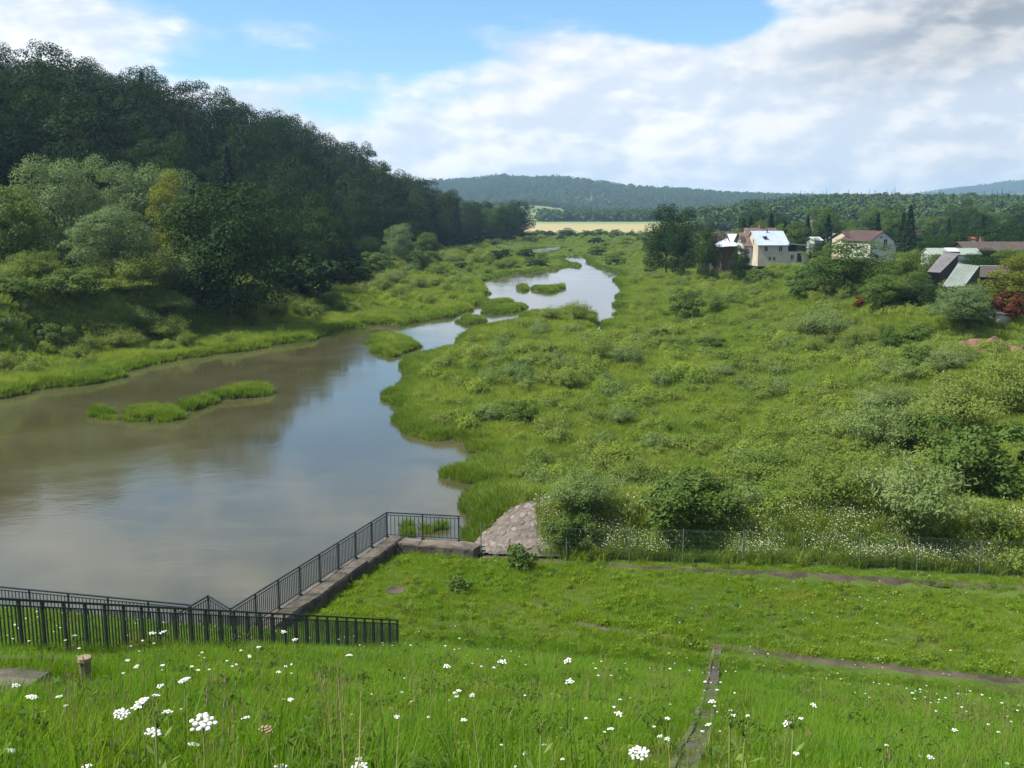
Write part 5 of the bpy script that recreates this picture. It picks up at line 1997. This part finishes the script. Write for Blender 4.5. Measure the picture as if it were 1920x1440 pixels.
    while n < 60:
        y = r.uniform(112, 260)
        x = r.uniform(40, 130)
        xt = np.interp(y, [0, 104, 111, 143, 200, 273], [64, 53, 39, 39, 46, 51])
        px = 960 + x / y * FPX
        if x < xt + 4 or abs(x) > y * .54:
            continue
        if (1395 < px < 1535 and 195 < y < 235) or (1620 < px < 1690 and y < 235 and y > 195) or (1640 < px < 1760 and y < 122) or (1735 < px < 1845 and 128 < y < 178):
            continue
        h = r.uniform(1.2, 3.0)
        put([Cd[0], Cd[1], Fw, A[0]][r.integers(4)], 'garden_bush', x, y, h, h * r.uniform(1.2, 2.2), lab, 'garden bushes of the village')
        n += 1
    print('SHRUBS', count[0])


# ------------------------------------------------------------------ flowers and weeds near the camera
def build_flowers():
    r = np.random.default_rng(3)
    heads = []
    for s, (d, n, cup) in enumerate([(.115, 15, .25), (.09, 12, .1), (.10, 22, .15), (.075, 9, .2)]):
        me = umbel_mesh(400 + s, d, n, cup).mesh('flower_head', True)
        me.materials.append(M_PETAL)
        heads.append(me)
    fad = umbel_mesh(410, .10, 14, .2).mesh('flower_head', True)
    fad.materials.append(M_FADED)

    def stem_mesh(h, seed):
        q = np.random.default_rng(seed)
        mb = MB()
        bx, by = q.uniform(-.05, .05, 2)
        mb.tube([(bx, by, -h), (bx * .3, by * .3, -h * .5), (0, 0, -.03)], [.006, .0045, .003], 5)
        for k in range(9):
            a = k * 2.4
            rr = .035 * math.sqrt((k + .5) / 9) * 1.3
            mb.bar((0, 0, -.05), (math.cos(a) * rr, math.sin(a) * rr, -.004), .0022, .0022)
        me = mb.mesh('stem', True)
        me.materials.append(L_STEM)
        return me
    stems = [stem_mesh(1.15, k) for k in range(3)]
    lf = [tuft_mesh(420 + k, 10, .15, .4, .02, .05, .8, L_STEM, 'leaves') for k in range(2)]

    def umbel(px, py, wpx, label, kind=0, group='white umbel flowers in the grass'):
        a, b, c = ray(px, py)
        me = fad if kind == 'f' else heads[kind]
        dia = {0: .115, 1: .09, 2: .10, 3: .075, 'f': .10}[kind]
        # depth so that the head has its size, kept about a metre over the slope
        dep = min(max(dia * FPX / wpx, 2.6), 30)
        for _ in range(40):
            X, Y, Z = a / b * dep, dep, EYE + c / b * dep
            g = hz(X, Y)
            if Z - g > 1.12:
                dep *= 1.03
            elif Z - g < .22:
                dep *= .97
            else:
                break
        s = wpx * dep / FPX / dia
        root = empty('umbel_flower', (X, Y, g), random.uniform(0, 6.28), label, 'flower', group)
        h = link('flower_head', me, None, root, (0, 0, Z - g))
        h.scale = (s, s, s)
        h.rotation_euler = (r.uniform(-.3, .3), r.uniform(-.3, .3), 0)
        st = link('stem', stems[r.integers(3)], None, root, (0, 0, Z - g))
        st.scale = (1, 1, (Z - g + .03) / 1.15)
        l = link('leaves', lf[r.integers(2)], None, root, (0, 0, 0))
        return root

    near = [(380, 1352, 50, 0, 'large white umbel of many round tufts near the lower left'), (266, 1314, 28, 1, 'white umbel at the top of the cluster left of the large umbel'),
            (258, 1324, 26, 1, 'white umbel just under the topmost one of the left cluster'), (228, 1337, 32, 2, 'flat white umbel at the left end of the cluster'),
            (314, 1334, 19, 3, 'small white umbel between the cluster and the large umbel'), (345, 1274, 24, 2, 'double white umbel above the cluster toward the railing'),
            (300, 1286, 15, 3, 'flat little umbel below the double one'), (293, 1303, 17, 3, 'white umbel right above the cluster'),
            (287, 1372, 30, 1, 'white umbel below the cluster, left of the large umbel'), (364, 1395, 24, 2, 'white umbel right under the large umbel'),
            (500, 1366, 30, 'f', 'brownish faded umbel right of the large white umbel'), (461, 1345, 16, 3, 'single white umbel between the large and the faded umbel'),
            (1198, 1410, 42, 2, 'broad flat white umbel left of the drain at the bottom'), (676, 1438, 30, 1, 'white umbel cut by the bottom edge right of the middle of the left half'),
            (525, 1440, 28, 2, 'white umbel cut by the bottom edge below the faded umbel'), (162, 1437, 24, 1, 'white umbel cut by the bottom edge below the cluster'),
            (18, 1407, 24, 2, 'white umbel at the lower left corner'), (60, 1306, 24, 2, 'flat white umbel on the grass by the landing'), (30, 1285, 14, 3, 'white umbel over the grey landing'),
            (942, 1240, 16, 3, 'white umbel at mid slope right of the railing end'), (1065, 1238, 17, 3, 'white umbel beyond the mid slope toward the path'), (1068, 1277, 16, 3, 'white umbel below the one toward the path'),
            (838, 1249, 13, 3, 'white umbel downslope of the railing end'), (1160, 1338, 17, 3, 'white umbel left of the middle of the drain'), (1146, 1366, 15, 3, 'pale umbel left of the drain'),
            (1335, 1315, 14, 3, 'white umbel beside the drain edge'), (1329, 1358, 13, 3, 'white umbel right beside the lower drain'), (886, 1303, 12, 3, 'small umbel in the dense grass of the middle slope'),
            (1526, 1322, 12, 3, 'small umbel on the right slope'), (1790, 1368, 12, 3, 'small white umbel far on the right slope'), (1745, 1419, 15, 3, 'white umbel near the lower right corner'),
            (1238, 1380, 11, 3, 'little umbel above the broad flat one by the drain'), (1252, 1385, 12, 3, 'little umbel close to the drain above the broad flat one'),
            (305, 1185, 13, 3, 'white umbel before the stair railing pickets'), (286, 1187, 12, 3, 'white umbel touching the stair railing'), (655, 1228, 12, 3, 'white umbel before the railing end'),
            (485, 1213, 10, 3, 'white umbel under the middle of the stair railing'), (532, 1184, 11, 3, 'white umbel before the pickets toward the railing end'), (553, 1199, 10, 3, 'white umbel by the pickets under the others'),
            (1475, 1356, 17, 3, 'round white flower on a weed at the right'), (1020, 1396, 12, 3, 'small umbel by the seeding grasses'), (840, 1415, 14, 3, 'umbel among the long grass at the bottom')]
    for px, py, w, k, lab in near:
        umbel(px, py, w, lab, k)
    # a few leafy weeds
    for px, py, hgt, lab in [(1368, 1440, .9, 'tall leafy weed with pale buds right of the drain'), (1480, 1440, .9, 'leafy weed with pale buds under the round white flower'), (1010, 1450, .6, 'pale seeding weed by the bottom edge in the middle'),
                             (1392, 1455, .5, 'short budding weed beside the tall leafy one'), (300, 1440, .7, 'leafy weed below the white umbel cluster')]:
        a, b, c = ray(px, 1435)
        dep = 4.2
        X, Y = a / b * dep, dep
        g = hz(X, Y)
        zt = EYE + ray(px, py - 105)[2] / b * dep
        h = max(.5, zt - g)
        root = empty('leafy_weed', (X, Y, g), random.uniform(0, 6), lab, 'weed')
        mb = MB().tube([(0, 0, -.05), (.02, 0, h * .5), (0, .01, h)], [.009, .007, .004], 6)
        link('stem', mb.mesh('stem', True), L_STEM, root)
        n = 16
        t = np.linspace(.35, .9, n)
        aa = np.arange(n) * 2.4
        P = np.stack([np.cos(aa) * .06, np.sin(aa) * .06, t * h], 1)
        A_ = np.stack([np.cos(aa), np.sin(aa), np.full(n, .6)], 1)
        N_ = np.stack([-np.cos(aa) * .6, -np.sin(aa) * .6, np.ones(n)], 1)
        link('leaves', mesh_leaves('leaves', [kites(P, N_, A_, np.linspace(.16, .07, n), np.linspace(.045, .02, n))], L_STEM), None, root)
        bd = MB()
        for k in range(14):
            q = k * 2.4
            rr = .008 + .03 * math.sqrt(k / 14)
            p = (math.cos(q) * rr, math.sin(q) * rr, h + .02 - rr * .6 + r.uniform(-.02, .02))
            bd.tube([p, (p[0], p[1], p[2] + .014)], [.0025, .0035], 5)
            bd.bar((0, 0, h - .06), p, .0015, .0015)
        link('buds', bd.mesh('buds', True), L_STEM, root)

    # small flowers nobody would count
    sm = []
    for s in range(3):
        mb = umbel_mesh(430 + s, [.075, .05, .06][s], 7, .2)
        for k in range(len(mb.v)):
            mb.v[k] = (mb.v[k][0], mb.v[k][1], mb.v[k][2] + .42)
        mb.tube([(0, 0, -.05), (0, 0, .42)], [.004, .003], 4, 1)
        me = mb.mesh('small_flower')
        me.materials.append(M_PETAL)
        me.materials.append(L_STEM)
        sm.append(me)
    N = 1500
    y = r.uniform(7, 42, N)
    x = r.uniform(-22, 24, N)
    k = in_view(x, y, 2) & (wdist(x, y) > .6) & (y < fence_y(x) - .5) & (seg_dist(x, y, WALL_XY) > .8) & (vnoise(x / 3, y / 3, 91) > .38) & (seg_dist(x, y, SLAB_XY) > 1.0)
    cx = np.interp(y, [B4[1] - 4, B4[1], B5[1]], [B4[0] - 1.2, B4[0], B5[0]])
    k &= (dam_u(x, y) < 31) | (x > cx + .8)
    x, y = x[k], y[k]
    x, y = x[:480], y[:480]
    sc = np.where(dam_u(x, y) > 31, r.uniform(.4, .8, len(x)), r.uniform(.45, .95, len(x)))
    scatter('small_white_flowers', np.stack([x, y, H(x, y)], 1), r.uniform(0, 6.28, len(x)), sc, r.integers(0, 3, len(x)), sm, 'small white flowers sprinkled through the grass')

    # belt of tall white flowering weeds behind the wire fence
    wd = []
    for s in range(3):
        q = np.random.default_rng(440 + s)
        tm = tuft_mesh(450 + s, 46, .25, .85, .018, .26, .4, L_MARSH)
        n = 16
        a = q.uniform(0, 6.283, n)
        rr = np.sqrt(q.uniform(0, 1, n)) * .36
        P = np.stack([np.cos(a) * rr, np.sin(a) * rr, q.uniform(.45, 1.0, n) - rr * .4], 1)
        V, F = kites(P, np.array([0, -.5, 1.]) + q.normal(size=(n, 3)) * .5, q.normal(size=(n, 3)), q.uniform(.025, .06, n), q.uniform(.022, .05, n))
        V0 = np.array([v.co[:] for v in tm.vertices])
        F4 = np.array([p.vertices[:] for p in tm.polygons if len(p.vertices) == 4])
        F3 = np.array([p.vertices[:] for p in tm.polygons if len(p.vertices) == 3])
        me = np_mesh('white_weed', np.concatenate([V0, V]), [F4, F3, F + len(V0)], np.concatenate([np.zeros(len(F4) + len(F3)), np.ones(len(F))]))
        me.materials.append(L_MARSH)
        me.materials.append(M_CREAMPETAL)
        wd.append(me)
    N = 1700
    x = r.uniform(1.2, 27, N)
    y = fence_y(x) + .35 + 2.9 * r.uniform(0, 1, N) ** 1.3
    k = vnoise(x / 1.5, y / 1.1, 95) > .25 + .3 * r.uniform(size=N)
    x, y = x[k], y[k]
    scatter('white_flowering_weeds', np.stack([x, y, H(x, y)], 1), r.uniform(0, 6.28, len(x)), r.uniform(.7, 1.2, len(x)), r.integers(0, 3, len(x)), wd, 'belt of tall white flowering weeds behind the wire fence')
    # long foreground grass that stands into the picture
    seeds = []
    for s in range(2):
        q = np.random.default_rng(460 + s)
        mb = MB()
        for k in range(7):
            a, rr, h = q.uniform(0, 6.28), q.uniform(0, .12), q.uniform(.55, .95)
            bx, by = math.cos(a) * rr, math.sin(a) * rr
            tx, ty = bx * 1.8 + q.uniform(-.06, .06), by * 1.8 + q.uniform(-.06, .06)
            mb.tube([(bx, by, 0), (tx * .8, ty * .8, h * .6), (tx, ty, h)], [.0022, .0018, .0012], 3, 0)
            mb.tube([(tx, ty, h - .01), (tx + .004, ty, h + .035), (tx + .012, ty, h + .085)], [.002, .007, .001], 5, 1)
        me = mb.mesh('seed_grass')
        me.materials.append(L_STRAW)
        me.materials.append(M_FADED)
        seeds.append(me)
    N = 700
    y = r.uniform(4.0, 20, N)
    x = r.uniform(-12, 14, N)
    k = in_view(x, y, 1) & (vnoise(x / 1.4, y / 1.4, 97) > .5) & (seg_dist(x, y, DRAIN_XY) > .4) & (seg_dist(x, y, SLAB_XY) > 1.6)
    x, y = x[k], y[k]
    scatter('seeding_grass', np.stack([x, y, H(x, y)], 1), r.uniform(0, 6.28, len(x)), r.uniform(.55, 1.0, len(x)), r.integers(0, 2, len(x)), seeds, 'thin dry seeding grass stems among the slope grass')
    T = [tuft_mesh(470, 22, .6, 1.15, .012, .14, .35, L_SLOPE), tuft_mesh(471, 12, .7, 1.2, .008, .12, .3, L_STRAW), tuft_mesh(472, 30, .45, .8, .014, .2, .5, L_SLOPE)]
    N = 420
    y = r.uniform(3.4, 8.0, N)
    x = r.uniform(-5.5, 5.5, N)
    dens = np.where((x > -1.2) & (x < .6), .55, .12)
    k = (r.uniform(size=N) < dens) & (np.abs(x) < y * .6 + 1) & (seg_dist(x, y, DRAIN_XY) > .5)
    x, y = x[k], y[k]
    scatter('long_grass', np.stack([x, y, H(x, y)], 1), r.uniform(0, 6.28, len(x)), r.uniform(.75, 1.1, len(x)), np.where(r.uniform(size=len(x)) < .15, 1, r.choice([0, 2], len(x))), T, 'long grass blades standing up at the near edge of the slope')
    # plants in the lawn
    dk = [bushy_mesh(480, 420, L_GREEN, .7, .5, .16, .09, 7, .9), tuft_mesh(481, 60, .25, .7, .035, .25, .9, L_SHRUB, 'dock')]
    for px, py, h, w, m, lab in [(860, 1108, .55, 1.0, 0, 'bluish green leafy weed clump in the middle of the lawn'), (975, 1066, .9, 1.3, 0, 'green bush sprout in the lawn before the embankment'),
                                 (765, 1150, .5, .9, 1, 'weed clump in the lawn near the railing end'), (880, 1186, .45, .9, 1, 'low weed clump in the lawn at the foot of the slope'), (1480, 1215, .35, .9, 1, 'clover like patch on the path edge')]:
        x, y, z = hit(px, py)
        o = link('weed_clump', dk[m])
        o.location = (x, y, z - .03)
        o.scale = (w / 1.1, w / 1.1, h / .7)
        tag(o, lab, 'plant')


build_grass()
build_far_woods()
build_trees()
build_shrubs()
build_flowers()


# ------------------------------------------------------------------ every repeat says which one it is
def name_repeats():
    marks = [('the tallest willow', 112, 133), ('the big spreading tree', 425, 124), ('the lone willow', 748, 232), ('the hill tip', 940, 445),
             ('the strip islet', 420, 92), ('the round islet', 735, 118), ('the pond', 1090, 230), ('the far channel', 1020, 400), ('the spit before the pond', 1060, 150),
             ('the tall village tree', 1255, 226), ('the cream house', 1450, 214), ('the white gable house', 1655, 212), ('the olive green tree', 1588, 146), ('the grey shed', 1770, 152),
             ('the green roofed shed', 1800, 134), ('the garden hut', 1893, 108), ('the earth heap', 1862, 98), ('the grey willow', 1545, 108), ('the fence bush', 1290, 49),
             ('the stone embankment', 950, 44), ('the feathery willow', 1715, 47), ('the right bank point', 740, 72), ('the dark barn', 1355, 238), ('the pale greenhouse', 1790, 178), ('the long barn', 1880, 198),
             ('the straw field', 1080, 700), ('the hedge tree', 1062, 545), ('the open marsh middle', 1240, 95), ('the hillside crest', 380, 285), ('the left terrace brow', 180, 108), ('the wood foot', 600, 170)]
    words = {'willow_shrub': 'willow shrub', 'shrub': 'bush', 'hedge_bush': 'hedge bush', 'garden_bush': 'garden bush', 'broadleaf_tree': 'tree', 'spruce': 'spruce'}
    where = {'willow shrubs scattered over the marsh': 'in the marsh', 'bushes on the left bank': 'on the left bank', 'bushes of the upper marsh': 'in the upper marsh', 'hedge before the straw field': 'in the field hedge',
             'garden bushes of the village': 'in the gardens', 'trees of the hillside wood': 'on the wooded hillside', 'tree belt behind the village': 'behind the village'}
    groups = {}
    for o in SC.objects:
        g = o.get('group')
        if g in where and o.parent is None:
            groups.setdefault(g, []).append(o)
    for g, obs in groups.items():
        sizes = []
        for o in obs:
            hgt = o.scale.z * (2.5 if o.type == 'MESH' else 14)
            sizes.append(hgt)
        lo, hi = np.percentile(sizes, 33), np.percentile(sizes, 67)
        todo = {}
        for o, hgt in zip(obs, sizes):
            px = 960 + o.location.x / o.location.y * FPX
            dy = math.log(o.location.y)
            best = min(marks, key=lambda m: (px - m[1]) ** 2 + (420 * (dy - math.log(m[2]))) ** 2)
            dx, dd = px - best[1], 420 * (dy - math.log(best[2]))
            rel = ('right of' if dx > 0 else 'left of') if abs(dx) > abs(dd) else ('behind' if dd > 0 else 'in front of')
            size = 'low' if hgt < lo else ('tall' if hgt > hi else 'middling')
            mat = (o.data if o.type == 'MESH' else o.children[0].data).materials[0].name
            hue = {'leaf_silver': 'grey green', 'leaf_shrub': 'light green', 'leaf_green': 'green', 'leaf_dark': 'dark', 'leaf_forest': 'dark', 'leaf_spruce': 'blackish'}.get(mat, 'green')
            kind = words[o.name.split('.')[0]]
            key = (hue, kind, where[g], rel, best[0])
            todo.setdefault(key, []).append((hgt, o.location.y, px, o, size))
        for key, lst in todo.items():
            hue, kind, wh, rel, mk = key
            if len(lst) == 1:
                lst[0][3]['label'] = f'{hue} {kind} {wh} {rel} {mk}'
                continue
            lst.sort(key=lambda q: q[2])
            n = len(lst)
            for i, q in enumerate(lst):
                if i == 0:
                    pre = 'leftmost'
                elif i == n - 1:
                    pre = 'rightmost'
                else:
                    pre = ('second', 'third', 'fourth', 'fifth', 'sixth', 'seventh', 'eighth', 'ninth', 'tenth', 'eleventh', 'twelfth', 'thirteenth', 'fourteenth', 'fifteenth', 'sixteenth', 'seventeenth', 'eighteenth', 'nineteenth', 'twentieth', 'twentyfirst', 'twentysecond', 'twentythird', 'twentyfourth')[i - 1] if i < 24 else 'another'
                    if n == 3:
                        pre = 'middle'
                    elif i < 24:
                        pre = pre + ' from left'
                q[3]['label'] = f'{pre} {hue} {kind} {wh} {rel} {mk}' if len(f'{pre} {hue} {kind} {wh} {rel} {mk}'.split()) < 17 else f'{pre} {hue} {kind} {rel} {mk}'


name_repeats()
